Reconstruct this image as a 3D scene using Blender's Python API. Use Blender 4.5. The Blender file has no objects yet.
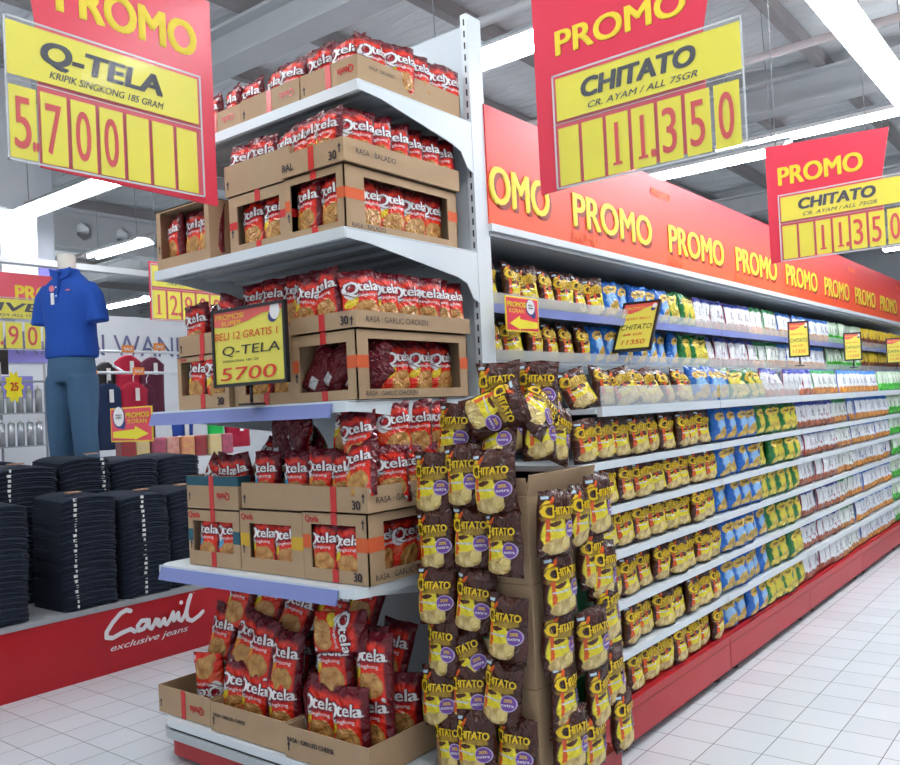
import bpy, bmesh, math, random
from mathutils import Matrix, Vector
rnd = random.Random(7)
scene = bpy.context.scene
COL = scene.collection
R = math.radians

# ------------------------------------------------------------------ materials
class NG:
    """small node-graph helper"""
    def __init__(s, name):
        s.m = bpy.data.materials.new(name); s.m.use_nodes = True
        s.t = s.m.node_tree; s.t.nodes.clear()
        s.out = s.t.nodes.new('ShaderNodeOutputMaterial')
        s.b = s.t.nodes.new('ShaderNodeBsdfPrincipled')
        s.t.links.new(s.b.outputs[0], s.out.inputs[0])
    def n(s, typ, **kw):
        x = s.t.nodes.new(typ)
        for k, v in kw.items(): setattr(x, k, v)
        return x
    def put(s, sock, v):
        if isinstance(v, bpy.types.NodeSocket): s.t.links.new(v, sock)
        elif isinstance(v, tuple) and len(v) == 3: sock.default_value = (*v, 1)
        else: sock.default_value = v
    def math(s, op, a, b=None, c=None, clamp=False):
        x = s.n('ShaderNodeMath', operation=op, use_clamp=clamp)
        s.put(x.inputs[0], a)
        if b is not None: s.put(x.inputs[1], b)
        if c is not None: s.put(x.inputs[2], c)
        return x.outputs[0]
    def mix(s, f, a, b):
        x = s.n('ShaderNodeMix', data_type='RGBA')
        s.put(x.inputs[0], f); s.put(x.inputs[6], a); s.put(x.inputs[7], b)
        return x.outputs[2]
    def noise(s, vec, scale, detail=2, dist=0.0, rough=.5):
        x = s.n('ShaderNodeTexNoise')
        if vec is not None: s.t.links.new(vec, x.inputs['Vector'])
        x.inputs['Scale'].default_value = scale; x.inputs['Detail'].default_value = detail
        x.inputs['Distortion'].default_value = dist; x.inputs['Roughness'].default_value = rough
        return x.outputs['Fac']
    def coord(s, kind):
        return s.n('ShaderNodeTexCoord').outputs[kind]
    def sep(s, vec):
        x = s.n('ShaderNodeSeparateXYZ'); s.t.links.new(vec, x.inputs[0]); return x.outputs
    def bump(s, h, strength=.3, dist=.01):
        x = s.n('ShaderNodeBump'); s.put(x.inputs['Height'], h)
        x.inputs['Strength'].default_value = strength; x.inputs['Distance'].default_value = dist
        s.t.links.new(x.outputs[0], s.b.inputs['Normal'])
    def ell(s, u, v, cx, cy, rx, ry, rot=0., soft=.12):
        du = s.math('SUBTRACT', u, cx); dv = s.math('SUBTRACT', v, cy)
        c, sn = math.cos(rot), math.sin(rot)
        a = s.math('ADD', s.math('MULTIPLY', du, c/rx), s.math('MULTIPLY', dv, sn/rx))
        b = s.math('ADD', s.math('MULTIPLY', du, -sn/ry), s.math('MULTIPLY', dv, c/ry))
        d = s.math('SQRT', s.math('ADD', s.math('MULTIPLY', a, a), s.math('MULTIPLY', b, b)))
        return s.math('DIVIDE', s.math('SUBTRACT', 1+soft/2, d), soft, clamp=True)
    def rect(s, u, v, x0, x1, y0, y1, soft=.012):
        a = s.math('MINIMUM', s.math('SUBTRACT', u, x0), s.math('SUBTRACT', x1, u))
        b = s.math('MINIMUM', s.math('SUBTRACT', v, y0), s.math('SUBTRACT', y1, v))
        return s.math('ADD', s.math('DIVIDE', s.math('MINIMUM', a, b), soft), .5, clamp=True)
    def set(s, rough=.5, metal=0., spec=.5, coat=0.):
        s.b.inputs['Roughness'].default_value = rough; s.b.inputs['Metallic'].default_value = metal
        s.b.inputs['Specular IOR Level'].default_value = spec; s.b.inputs['Coat Weight'].default_value = coat
        s.b.inputs['Coat Roughness'].default_value = .12
    def color(s, v): s.put(s.b.inputs['Base Color'], v)

MATS = {}
def mat(name, col, rough=.5, metal=0., var=.06, scale=6., spec=.5, coat=0., bump=0., bscale=40.):
    if name in MATS: return MATS[name]
    g = NG(name); g.set(rough, metal, spec, coat)
    n = g.noise(g.coord('Object'), scale, 3)
    lo = tuple(max(0, c*(1-var)) for c in col); hi = tuple(min(1, c*(1+var)) for c in col)
    g.color(g.mix(n, lo, hi))
    if bump: g.bump(g.noise(g.coord('Object'), bscale, 4), bump, .005)
    MATS[name] = g.m
    return g.m
def emit(name, col, strength):
    g = NG(name); g.set(.5)
    g.color((.8, .8, .8)); g.put(g.b.inputs['Emission Color'], col); g.b.inputs['Emission Strength'].default_value = strength
    MATS[name] = g.m; return g.m
def alpha_mat(name, col, alpha, rough=.1):
    g = NG(name); g.set(rough, 0, .6); g.color(col); g.b.inputs['Alpha'].default_value = alpha
    MATS[name] = g.m; return g.m

def foil(g, s1=3.6, s2=11., st=.62):
    uv = g.coord('UV')
    a = g.noise(uv, s1, 2, 1.5); b = g.noise(uv, s2, 2, .6)
    g.bump(g.math('ADD', a, g.math('MULTIPLY', b, .2)), st, .05)

def mat_brown_crisps(full=False):
    g = NG('brown_foil_crisps_print'); g.set(.17, .0, .5, .0)
    uv = g.coord('UV'); s = g.sep(uv); u, v = s[0], s[1]
    w = g.math('MULTIPLY', g.math('SUBTRACT', g.noise(uv, 5, 2), .5), .09)
    u2 = g.math('ADD', u, w); v2 = g.math('ADD', v, w)
    brown = g.mix(g.noise(uv, 3, 2), (.022, .005, .004), (.10, .025, .015))
    c = brown
    yel = g.math('MAXIMUM', g.ell(u2, v2, .34, .37, .30, .30, 0, .06), g.rect(u2, v2, .08, .68, .2, .5, .02))
    if full: yel = g.math('MAXIMUM', g.ell(u2, v2, .56, .40, .38, .34, 0, .06), g.rect(u2, v2, .2, .95, .15, .6, .02))
    c = g.mix(yel, c, g.mix(g.noise(uv, 4, 1), (.78, .60, .015), (.92, .80, .05)))
    vor = g.n('ShaderNodeTexVoronoi'); g.t.links.new(uv, vor.inputs['Vector']); vor.inputs['Scale'].default_value = 7
    chipc = g.mix(vor.outputs['Distance'], (.85, .68, .30), (.45, .27, .07))
    c = g.mix(g.ell(u2, v2, .42, .17, .36, .13, .08, .06), c, chipc)
    c = g.mix(g.ell(u2, v2, .64, .24, .14, .10, .5, .06), c, (.80, .62, .22))
    c = g.mix(g.ell(u2, v2, .5, .62, .46, .07, .02, .2), c, (.40, .24, .02))
    c = g.mix(g.ell(u2, v2, .16, .74, .13, .13, 0, .08), c, (.80, .50, .02))
    c = g.mix(g.ell(u, v, .20, .70, .07, .07, 0, .08), c, (.05, .016, .012))
    c = g.mix(g.rect(u2, v2, .10, .19, .24, .6, .02), c, (.72, .10, .015))
    c = g.mix(g.ell(u2, v2, .33, .51, .16, .035, .05, .12), c, (.10, .025, .008))
    c = g.mix(g.ell(u2, v2, .26, .84, .10, .035, .7, .12), c, (.75, .10, .01))
    c = g.mix(g.rect(u, v2, .12, .55, .40, .425, .01), c, (.62, .66, .68))
    c = g.mix(g.rect(u, v, .04, .2, .885, .925, .01), c, (.5, .66, .75))
    c = g.mix(g.rect(u, v, .86 if not full else .97, 1.2, -.1, 1.1, .04), c, brown)
    if full:
        c = g.mix(g.ell(u2, v2, .56, .68, .38, .11, .02, .1), c, (.62, .38, .03))
        c = g.mix(g.ell(u2, v2, .58, .52, .14, .05, .02, .1), c, (.12, .03, .01))
        c = g.mix(g.ell(u2, v2, .45, .50, .06, .07, .02, .1), c, (.6, .07, .02))
    c = g.mix(g.math('GREATER_THAN', u, 1.5), c, brown)
    g.color(c); foil(g)
    return g.m

def mat_red_crisps(name, patch, chipd=(.40, .14, .03), chipl=(.74, .42, .13)):
    g = NG(name); g.set(.17, 0., .5, .0)
    uv = g.coord('UV'); s = g.sep(uv); u, v = s[0], s[1]
    w = g.math('MULTIPLY', g.math('SUBTRACT', g.noise(uv, 4, 2), .5), .12)
    u2 = g.math('ADD', u, w); v2 = g.math('ADD', v, w)
    red = g.mix(g.noise(uv, 3, 2), (.70, .012, .006), (.90, .045, .015))
    mar = (.13, .006, .014)
    c = red
    c = g.mix(g.math('DIVIDE', g.math('SUBTRACT', v2, .80), .08, clamp=True), c, mar)
    vor = g.n('ShaderNodeTexVoronoi'); g.t.links.new(uv, vor.inputs['Vector']); vor.inputs['Scale'].default_value = 6
    chip = g.mix(vor.outputs['Distance'], chipl, chipd)
    c = g.mix(g.ell(u2, v2, .52, .26, .36, .19, .1, .06), c, chip)
    c = g.mix(g.ell(u2, v2, .30, .12, .22, .10, .3, .06), c, chip)
    c = g.mix(g.ell(u2, v2, .17, .43, .15, .09, .5, .08), c, patch)
    c = g.mix(g.ell(u, v, .15, .60, .13, .13, .2, .08), c, (.85, .82, .82))
    c = g.mix(g.ell(u, v2, .52, .66, .45, .10, .06, .2), c, (.42, .01, .02))
    c = g.mix(g.rect(u, v, .90, 1.2, -.1, 1.1, .05), c, mar)
    c = g.mix(g.ell(u, v, .84, .08, .05, .04, 0, .2), c, (.7, .7, .7))
    back = g.mix(g.rect(u, v, 2.35, 2.6, .12, .35, .02), mar, (.6, .6, .62))
    c = g.mix(g.math('GREATER_THAN', u, 1.5), c, back)
    g.color(c); foil(g)
    return g.m

def mat_chip(name, base, base2, shine, gold, chip):
    g = NG(name); g.set(.2, 0., .5, 0.)
    uv = g.coord('UV'); s = g.sep(uv); u, v = s[0], s[1]
    w = g.math('MULTIPLY', g.math('SUBTRACT', g.noise(uv, 5, 2), .5), .2)
    u2 = g.math('ADD', u, w); v2 = g.math('ADD', v, w)
    b = g.mix(g.noise(uv, 3, 2), base, base2); c = b
    c = g.mix(g.ell(u2, v2, .5, .5, .22, .24, .4, .5), c, shine)  # pale highlight painted into the blue bags, yellow print zone on the green
    vor = g.n('ShaderNodeTexVoronoi'); g.t.links.new(uv, vor.inputs['Vector']); vor.inputs['Scale'].default_value = 6
    cc = g.mix(vor.outputs['Distance'], tuple(min(1, x*1.3) for x in chip), tuple(x*.5 for x in chip))
    c = g.mix(g.ell(u2, v2, .62, .27, .30, .17, .4, .1), c, cc)
    c = g.mix(g.ell(u2, v2, .30, .14, .18, .09, .2, .1), c, cc)
    c = g.mix(g.ell(u2, v2, .52, .76, .38, .12, .15, .1), c, gold)
    c = g.mix(g.ell(u2, v, .54, .76, .24, .035, .15, .3), c, tuple(x*.3 for x in gold))
    c = g.mix(g.math('GREATER_THAN', u, 1.5), c, b)
    g.color(c); foil(g)
    return g.m
def mat_generic(name, base, base2, top, top_v, bot, bot_v, accent):
    g = NG(name); g.set(.25, 0., .5, 0.)
    uv = g.coord('UV'); s = g.sep(uv); u, v = s[0], s[1]
    w = g.math('MULTIPLY', g.math('SUBTRACT', g.noise(uv, 6, 2), .5), .22)
    u2 = g.math('ADD', u, w); v2 = g.math('ADD', v, w)
    c = g.mix(g.noise(uv, 3, 2), base, base2)
    vor = g.n('ShaderNodeTexVoronoi'); g.t.links.new(uv, vor.inputs['Vector']); vor.inputs['Scale'].default_value = 6
    chip = g.mix(vor.outputs['Distance'], tuple(min(1, x*1.35) for x in bot), tuple(x*.45 for x in bot))
    c = g.mix(g.math('DIVIDE', g.math('SUBTRACT', bot_v, v2), .05, clamp=True), c, chip)
    c = g.mix(g.math('DIVIDE', g.math('SUBTRACT', v2, top_v), .05, clamp=True), c, top)
    # upright lettering down the middle and a coloured seal
    st = g.math('MULTIPLY', g.rect(u, v, .40, .56, .42, .74, .02), g.math('GREATER_THAN', g.noise(uv, 26, 1), .5))
    c = g.mix(st, c, (.08, .08, .14))
    c = g.mix(g.ell(u2, v2, .72, .44, .13, .08, 0, .2), c, accent)
    c = g.mix(g.rect(u, v, -.1, .04, -.1, 1.1, .02), c, accent)
    c = g.mix(g.math('GREATER_THAN', u, 1.5), c, tuple(.5*(x+y) for x, y in zip(base, top)))
    g.color(c); foil(g)
    return g.m

BROWN = mat_brown_crisps()
BROWNF = mat_brown_crisps(True)
REDS = [mat_red_crisps('red_foil_cassava_print', (.85, .62, .03)),
        mat_red_crisps('red_foil_cassava_print_plain', (.80, .10, .03)),
        mat_red_crisps('red_foil_cassava_print_blue', (.08, .38, .62)),
        mat_red_crisps('red_foil_cassava_print_orange', (.85, .30, .03), (.34, .14, .03), (.7, .38, .1))]
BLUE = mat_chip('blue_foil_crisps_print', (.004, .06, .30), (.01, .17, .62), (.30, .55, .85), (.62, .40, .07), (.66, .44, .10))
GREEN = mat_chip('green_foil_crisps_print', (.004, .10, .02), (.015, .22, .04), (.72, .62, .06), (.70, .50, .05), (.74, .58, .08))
WBLUE = mat_generic('white_foil_print_navy_top', (.74, .76, .80), (.90, .90, .92), (.03, .05, .32), .82, (.40, .11, .05), .30, (.35, .03, .04))
WGREEN = mat_generic('white_foil_print_green_top', (.74, .78, .74), (.90, .92, .90), (.02, .26, .08), .82, (.58, .22, .05), .32, (.02, .25, .06))
WORANGE = mat_generic('white_foil_print_sky_top', (.76, .79, .84), (.90, .92, .95), (.03, .20, .66), .82, (.70, .28, .04), .32, (.04, .10, .45))
GRN2 = mat_generic('pale_green_foil_print', (.60, .76, .55), (.82, .90, .80), (.60, .78, .56), .84, (.06, .48, .04), .42, (.08, .50, .06))
YELB = mat_generic('yellow_foil_print_brown_base', (.72, .48, .02), (.88, .62, .03), (.9, .66, .03), .8, (.20, .06, .03), .5, (.3, .08, .03))

YELLOW = mat('bright_yellow_card', (.90, .80, .008), .35, var=.04)
YTXT = mat('yellow_lettering', (.92, .70, .04), .5, var=.02)
REDCARD = mat('red_board_paint', (.76, .045, .085), .3, var=.04)
REDINK = mat('red_marker_ink', (.70, .03, .02), .5)
BLACKINK = mat('black_marker_ink', (.012, .010, .025), .5)
SHADOWINK = mat('dark_red_letter_edge', (.30, .03, .01), .5)
WHITE = mat('white_powder_coat', (.70, .76, .80), .35, var=.02)
WHITEP = mat('white_lettering', (.88, .86, .86), .5, var=.02)
GREYM = mat('grey_steel', (.32, .35, .38), .45, var=.05)
DGREY = mat('dark_grey_steel', (.07, .08, .10), .5)
BACKP = mat('shelf_back_panel_paint', (.58, .65, .70), .45, var=.03)
PURP = mat('lilac_price_rail_plastic', (.20, .24, .52), .3, var=.08)
REDK = mat('red_kick_plate_paint', (.44, .008, .013), .38, var=.05)
REDC = mat('red_table_laminate', (.46, .004, .012), .3, var=.05)
CARD = mat('brown_cardboard', (.43, .29, .17), .85, var=.10, scale=9, bump=.15, bscale=90)
CARDIN = mat('cardboard_inside', (.30, .19, .11), .9, var=.12)
TAPE = mat('red_packing_tape', (.60, .02, .02), .25, var=.1)
TEAL = mat('teal_carton_band', (.02, .10, .14), .8)
ORANGEB = mat('orange_carton_band', (.66, .11, .03), .8)
YBAND = mat('yellow_carton_band', (.62, .38, .03), .8)
GTAPE = mat('green_carton_label', (.01, .14, .05), .3, var=.3)
LINK = mat('gold_letters_on_bag', (.92, .62, .01), .35)
LDARK = mat('dark_letter_edge_on_bag', (.05, .016, .012), .4)
PURPC = mat('purple_badge', (.17, .06, .33), .35)
PURPL = mat('lilac_badge_ring', (.55, .45, .68), .35)
BAGWH = mat('white_letters_on_bag', (.86, .84, .84), .3)
BAGMAR = mat('maroon_letter_edge_on_bag', (.16, .006, .015), .35)
BLACK = mat('black_plastic', (.012, .012, .014), .4)
DENIM = mat('dark_indigo_denim', (.007, .013, .030), .9, var=.5, scale=25, bump=.3, bscale=200)
DENIM2 = mat('mid_blue_denim', (.045, .11, .20), .9, var=.28, scale=5, bump=.3, bscale=160)
POLO = mat('royal_blue_pique_cotton', (.006, .065, .36), .85, var=.12, scale=5, bump=.25, bscale=220)
SKINP = mat('cream_mannequin_fabric', (.72, .68, .60), .7)
LEATHER = mat('tan_leather_patch', (.45, .25, .15), .6)
TAG = mat('white_paper_tag', (.8, .8, .78), .6)
CLEAR = alpha_mat('clear_plastic_fence', (.75, .80, .82), .33, .15)
SLEEVE = alpha_mat('clear_plastic_sleeve', (.8, .84, .86), .06, .08)
LAMP = emit('fluorescent_tube_glow', (.93, .97, 1.), 40.)
LAMPDIM = emit('fluorescent_reflector_glow', (.93, .97, 1.), 4.)

# ------------------------------------------------------------------ mesh builder
class MB:
    def __init__(s): s.v = []; s.f = []; s.mi = []; s.mats = []; s.uv = {}; s.sm = []
    def m(s, mt):
        if mt not in s.mats: s.mats.append(mt)
        return s.mats.index(mt)
    def face(s, pts, mt, smooth=False, uvs=None):
        b = len(s.v); s.v += [tuple(p) for p in pts]
        s.f.append(tuple(range(b, b+len(pts)))); s.mi.append(s.m(mt)); s.sm.append(smooth)
        if uvs: s.uv[len(s.f)-1] = uvs
        return s
    def box(s, x0, x1, y0, y1, z0, z1, mt, T=None):
        P = [(x, y, z) for x in (x0, x1) for y in (y0, y1) for z in (z0, z1)]
        if T: P = [tuple(T @ Vector(p)) for p in P]
        b = len(s.v); s.v += P
        for q in ((0, 1, 3, 2), (4, 6, 7, 5), (0, 4, 5, 1), (2, 3, 7, 6), (0, 2, 6, 4), (1, 5, 7, 3)):
            s.f.append(tuple(b+i for i in q)); s.mi.append(s.m(mt)); s.sm.append(False)
        return s
    def prism(s, pts, axis, a0, a1, mt):
        """polygon pts in the two other axes, extruded along axis"""
        def mk(p, a):
            if axis == 0: return (a, p[0], p[1])
            if axis == 1: return (p[0], a, p[1])
            return (p[0], p[1], a)
        n = len(pts); b = len(s.v)
        s.v += [mk(p, a0) for p in pts] + [mk(p, a1) for p in pts]
        k = s.m(mt)
        s.f.append(tuple(range(b, b+n))); s.f.append(tuple(range(b+2*n-1, b+n-1, -1))); s.mi += [k, k]; s.sm += [False]*2
        for i in range(n):
            j = (i+1) % n
            s.f.append((b+i, b+n+i, b+n+j, b+j)); s.mi.append(k); s.sm.append(False)
        return s
    def tube(s, pts, r, mt, seg=8, caps=True):
        pts = [Vector(p) for p in pts]; rr = r if isinstance(r, (list, tuple)) else [r]*len(pts)
        k = s.m(mt); b = len(s.v)
        for i, p in enumerate(pts):
            d = (pts[min(i+1, len(pts)-1)]-pts[max(i-1, 0)]).normalized()
            a = Vector((0, 1, 0)) if abs(d.y) < .9 else Vector((1, 0, 0))
            a = (a-d*a.dot(d)).normalized(); c = d.cross(a)
            for q in range(seg):
                t = 2*math.pi*q/seg
                s.v.append(tuple(p+(a*math.cos(t)+c*math.sin(t))*rr[i]))
        for i in range(len(pts)-1):
            for q in range(seg):
                q2 = (q+1) % seg
                s.f.append((b+i*seg+q, b+i*seg+q2, b+(i+1)*seg+q2, b+(i+1)*seg+q)); s.mi.append(k); s.sm.append(True)
        if caps:
            s.f.append(tuple(b+q for q in range(seg-1, -1, -1))); s.f.append(tuple(b+(len(pts)-1)*seg+q for q in range(seg)))
            s.mi += [k, k]; s.sm += [False]*2
        return s
    def loft(s, rings, mt, seg=20, p=2.):
        """rings: (cx,cy,cz,rx,ry[,tiltx])  superellipse in the horizontal plane"""
        k = s.m(mt); b = len(s.v)
        for rg in rings:
            cx, cy, cz, rx, ry = rg[:5]; tx = rg[5] if len(rg) > 5 else 0
            for q in range(seg):
                t = 2*math.pi*q/seg; c, sn = math.cos(t), math.sin(t)
                x = rx*math.copysign(abs(c)**(2/p), c); y = ry*math.copysign(abs(sn)**(2/p), sn)
                s.v.append((cx+x, cy+y, cz+x*tx))
        for i in range(len(rings)-1):
            for q in range(seg):
                q2 = (q+1) % seg
                s.f.append((b+i*seg+q, b+i*seg+q2, b+(i+1)*seg+q2, b+(i+1)*seg+q)); s.mi.append(k); s.sm.append(True)
        s.f.append(tuple(b+q for q in range(seg-1, -1, -1))); s.f.append(tuple(b+(len(rings)-1)*seg+q for q in range(seg)))
        s.mi += [k, k]; s.sm += [False]*2
        return s
    def mesh(s, name):
        me = bpy.data.meshes.new(name); me.from_pydata(s.v, [], s.f)
        for mt in s.mats: me.materials.append(mt)
        me.polygons.foreach_set('material_index', s.mi); me.polygons.foreach_set('use_smooth', s.sm)
        if s.uv:
            ul = me.uv_layers.new(name='UVMap')
            for fi, uvs in s.uv.items():
                for k, li in enumerate(me.polygons[fi].loop_indices): ul.data[li].uv = uvs[k]
        me.update()
        return me
    def build(s, name, parent=None, bevel=0.):
        o = bpy.data.objects.new(name, s.mesh(name)); COL.objects.link(o)
        if parent: o.parent = parent
        if bevel:
            md = o.modifiers.new('bevel', 'BEVEL'); md.width = bevel; md.segments = 2; md.limit_method = 'ANGLE'
        return o

def tag(o, label, cat, group=None):
    o['label'] = label; o['category'] = cat
    if group: o['group'] = group
    return o
def thing(name, label, cat, loc=(0, 0, 0), rz=0., group=None, tilt=0.):
    o = bpy.data.objects.new(name, None); COL.objects.link(o); o.empty_display_size = .1
    o.location = loc; o.rotation_euler = (tilt, 0, rz)
    return tag(o, label, cat, group)
def struct(o): o['kind'] = 'structure'; return o
def copy_tree(o, parent=None):
    c = o.copy(); COL.objects.link(c)
    if parent: c.parent = parent
    for ch in list(o.children): copy_tree(ch, c)
    return c

# ------------------------------------------------------------------ lettering
_tc = {}
def glyphs(txt, bold=0., shear=0., res=2):
    """triangulated text outline, cap height scaled to 1, left = 0"""
    key = (txt, bold, shear, res)
    if key in _tc: return _tc[key]
    cu = bpy.data.curves.new('t', 'FONT'); cu.body = txt; cu.size = 1; cu.offset = bold; cu.shear = shear; cu.resolution_u = res
    o = bpy.data.objects.new('t', cu); COL.objects.link(o)
    dg = bpy.context.evaluated_depsgraph_get(); dg.update()
    me = bpy.data.meshes.new_from_object(o.evaluated_get(dg))
    v = [(p.co.x, p.co.y) for p in me.vertices]; f = [tuple(p.vertices) for p in me.polygons]
    bpy.data.objects.remove(o); bpy.data.curves.remove(cu); bpy.data.meshes.remove(me)
    x0 = min(p[0] for p in v); x1 = max(p[0] for p in v)
    H = .73
    v = [((p[0]-x0)/H, p[1]/H) for p in v]
    _tc[key] = (v, f, (x1-x0)/H)
    return _tc[key]
def text(mb, txt, x, z, h, mt, y=0., w=None, bold=.02, shear=0., rot=0., fn=None, center=False, res=2):
    """lettering in the local XZ plane facing -Y; w forces the width; fn(x,z)->y conforms it"""
    v, f, W = glyphs(txt, 0., shear, res if fn else 4)
    sx = h if w is None else w/W
    k = mb.m(mt); c, s = math.cos(rot), math.sin(rot)
    ox = -W*sx/2 if center else 0
    bb = bold*1.5*h
    sh = [(0, 0)] if bold <= .005 else [(-bb, 0), (bb, 0)] if bold < .02 else [(-bb, -bb*.5), (bb, -bb*.5), (-bb, bb*.5), (bb, bb*.5)]
    if bold >= .03: sh += [(0, 0)]
    for q_, (dx, dz) in enumerate(sh):
        b = len(mb.v); lift = .0003*q_ if h < .03 or fn else .0006*q_
        for p in v:
            px, pz = p[0]*sx+ox+dx, p[1]*h+dz
            X = x+px*c-pz*s; Z = z+px*s+pz*c
            mb.v.append((X, (fn(X, Z) if fn else y)-lift, Z))
        for q in f: mb.f.append(tuple(b+i for i in q)); mb.mi.append(k); mb.sm.append(False)
def disc(mb, x, z, rx, rz, mt, y=0., fn=None, n=18):
    pts = [(x+rx*math.cos(2*math.pi*i/n), z+rz*math.sin(2*math.pi*i/n)) for i in range(n)]
    mb.face([(a, fn(a, b) if fn else y, b) for a, b in pts], mt)
def ribbon(mb, pts, w, mt, y=0.):
    k = mb.m(mt)
    for i, p in enumerate(pts):
        disc(mb, p[0], p[1], w/2, w/2, mt, y - .0003*i, n=10)
        if i+1 < len(pts):
            q = pts[i+1]; dx, dz = q[0]-p[0], q[1]-p[1]; L = math.hypot(dx, dz) or 1
            nx, nz = -dz/L*w/2, dx/L*w/2
            yy = y-.0003*i-.00015; mb.face([(p[0]+nx, yy, p[1]+nz), (p[0]-nx, yy, p[1]-nz), (q[0]-nx, yy, q[1]-nz), (q[0]+nx, yy, q[1]+nz)], mt)

# ------------------------------------------------------------------ bags
def make_bag(name, mt, W=.155, H=.21, T=.032, seed=0, kind=None, nx=14, nz=18, slump=0.):
    r = random.Random(seed)
    ph = [r.uniform(0, 6.28) for _ in range(8)]; am = [r.uniform(.5, 1.2) for _ in range(6)]
    bend = r.uniform(-.012, .012); lean = r.uniform(-.008, .008)
    def half(u, v):
        a = max(0, 1-abs(u)**2.4)**.62; vv = v**(.85-.2*slump)
        e = max(0, 1-abs(2*vv-1)**3.2)**.6
        t = T*a*e
        w = math.exp(-((1-v)/.20)**2)*.9+math.exp(-(v/.16)**2)*.6
        t += .0045*am[0]*w*math.sin(9*u+ph[0])*a + .002*am[1]*w*math.sin(17*u+ph[1]+4*v)*a
        t += .0034*am[2]*math.sin(5*u+7*v+ph[2])*a*e + .0014*am[3]*math.sin(11*u-9*v+ph[3])*a*e
        return t
    def mid(u, v):
        return bend*math.sin(math.pi*v)+lean*u + .0035*am[4]*math.sin(7*u+ph[4])*(math.exp(-((1-v)/.1)**2)+.6*math.exp(-(v/.08)**2))
    def xw(u, v): return W/2*u*(1-.07*math.sin(math.pi*v)+.02*math.sin(9*v+ph[5]*(1 if u > 0 else 2)))
    def pt(u, v, side):
        y = mid(u, v)-side*half(u, v)
        return (xw(u, v), y, H*v-.004*am[5]*abs(u)*math.sin(math.pi*v)+.003*math.sin(3*u+ph[6])*(v > .5))
    mb = MB(); k = mb.m(mt)
    def grid(side):
        b = len(mb.v)
        for j in range(nz+1):
            for i in range(nx+1):
                mb.v.append(pt(2*i/nx-1, j/nz, side))
        for j in range(nz):
            for i in range(nx):
                q = [b+j*(nx+1)+i, b+j*(nx+1)+i+1, b+(j+1)*(nx+1)+i+1, b+(j+1)*(nx+1)+i]
                uv = [(i/nx, j/nz), ((i+1)/nx, j/nz), ((i+1)/nx, (j+1)/nz), (i/nx, (j+1)/nz)]
                if side < 0: q.reverse(); uv.reverse(); uv = [(a+2, c) for a, c in uv]
                mb.f.append(tuple(q)); mb.mi.append(k); mb.sm.append(True); mb.uv[len(mb.f)-1] = uv
    grid(1); grid(-1)
    def fn(off):
        def g(x, z):
            v = min(1, max(0, z/H)); u = min(1, max(-1, x/(W/2*(1-.07*math.sin(math.pi*v)))))
            return mid(u, v)-half(u, v)-off
        return g
    if kind == 'gold':
        for off, mtx, bo, dx in ((.0016, LDARK, .06, .001), (.0026, LINK, .026, 0)):
            text(mb, 'C', -W*.45+dx, H*.59, H*.21, mtx, w=W*.22, bold=bo*1.4, fn=fn(off), res=2)
            text(mb, 'HITATO', -W*.25+dx, H*.635, H*.12, mtx, w=W*.64, bold=bo, rot=.03, fn=fn(off), res=2)
    if kind == 'goldbadge':
        for off, mtx, bo, dx in ((.0016, LDARK, .06, .001), (.0026, LINK, .026, 0)):
            text(mb, 'C', -W*.45+dx, H*.59, H*.21, mtx, w=W*.22, bold=bo*1.4, fn=fn(off), res=2)
            text(mb, 'HITATO', -W*.25+dx, H*.635, H*.12, mtx, w=W*.64, bold=bo, rot=.03, fn=fn(off), res=2)
        disc(mb, W*.26, H*.42, W*.17, W*.17, PURPL, fn=fn(.0018)); disc(mb, W*.26, H*.42, W*.15, W*.15, PURPC, fn=fn(.0026))
        text(mb, '20%', W*.26, H*.44, H*.05, LINK, w=W*.15, fn=fn(.0036), center=True, res=2)
        text(mb, 'extra', W*.26, H*.375, H*.05, BAGWH, w=W*.23, fn=fn(.0036), center=True, res=2)
    if kind == 'white':
        for off, mtx, bo, dx in ((.0016, BAGMAR, .07, .0015), (.0026, BAGWH, .02, 0)):
            text(mb, 'Q', -W*.47+dx, H*.55, H*.23, mtx, w=W*.32, bold=bo, shear=.15, fn=fn(off), res=2)
            text(mb, 'tela', -W*.17+dx, H*.60, H*.18, mtx, w=W*.60, bold=bo, rot=.05, fn=fn(off), res=2)
        text(mb, 'Singkong', -W*.20, H*.50, H*.055, BAGWH, w=W*.5, bold=.01, rot=.05, fn=fn(.003), res=2)
    me = mb.mesh(name)
    bm = bmesh.new(); bm.from_mesh(me); bmesh.ops.remove_doubles(bm, verts=bm.verts, dist=.00005); bm.to_mesh(me); bm.free()
    return me

CH_T = [make_bag('crisps_bag', BROWN, .158, .215, .034, 10+i, 'goldbadge') for i in range(4)]
CH_S = [make_bag('crisps_bag', BROWNF, .152, .178, .036, 30+i, 'gold', slump=.6) for i in range(4)]
QT = [make_bag('crisps_bag', REDS[i % 4] if i != 2 else REDS[0], .158, .21, .034, 50+i, 'white') for i in range(6)]
QTB = make_bag('crisps_bag', REDS[2], .158, .21, .034, 58, 'white')
QTY = make_bag('crisps_bag', REDS[0], .158, .21, .034, 59, 'white')
GEN = {}
for nm, mt in (('blue', BLUE), ('green', GREEN), ('navy', WBLUE), ('wgreen', WGREEN), ('sky', WORANGE), ('pale', GRN2), ('yellow', YELB)):
    thin = nm not in ('blue', 'green')
    GEN[nm] = [make_bag('crisps_bag', mt, .152 if not thin else .125, .18, .036 if not thin else .028, 80+i, nx=10, nz=12, slump=.6) for i in range(3)]
ORD = ['first', 'second', 'third', 'fourth', 'fifth', 'sixth', 'seventh', 'eighth', 'ninth', 'tenth', 'eleventh', 'twelfth', 'thirteenth', 'fourteenth']
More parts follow.
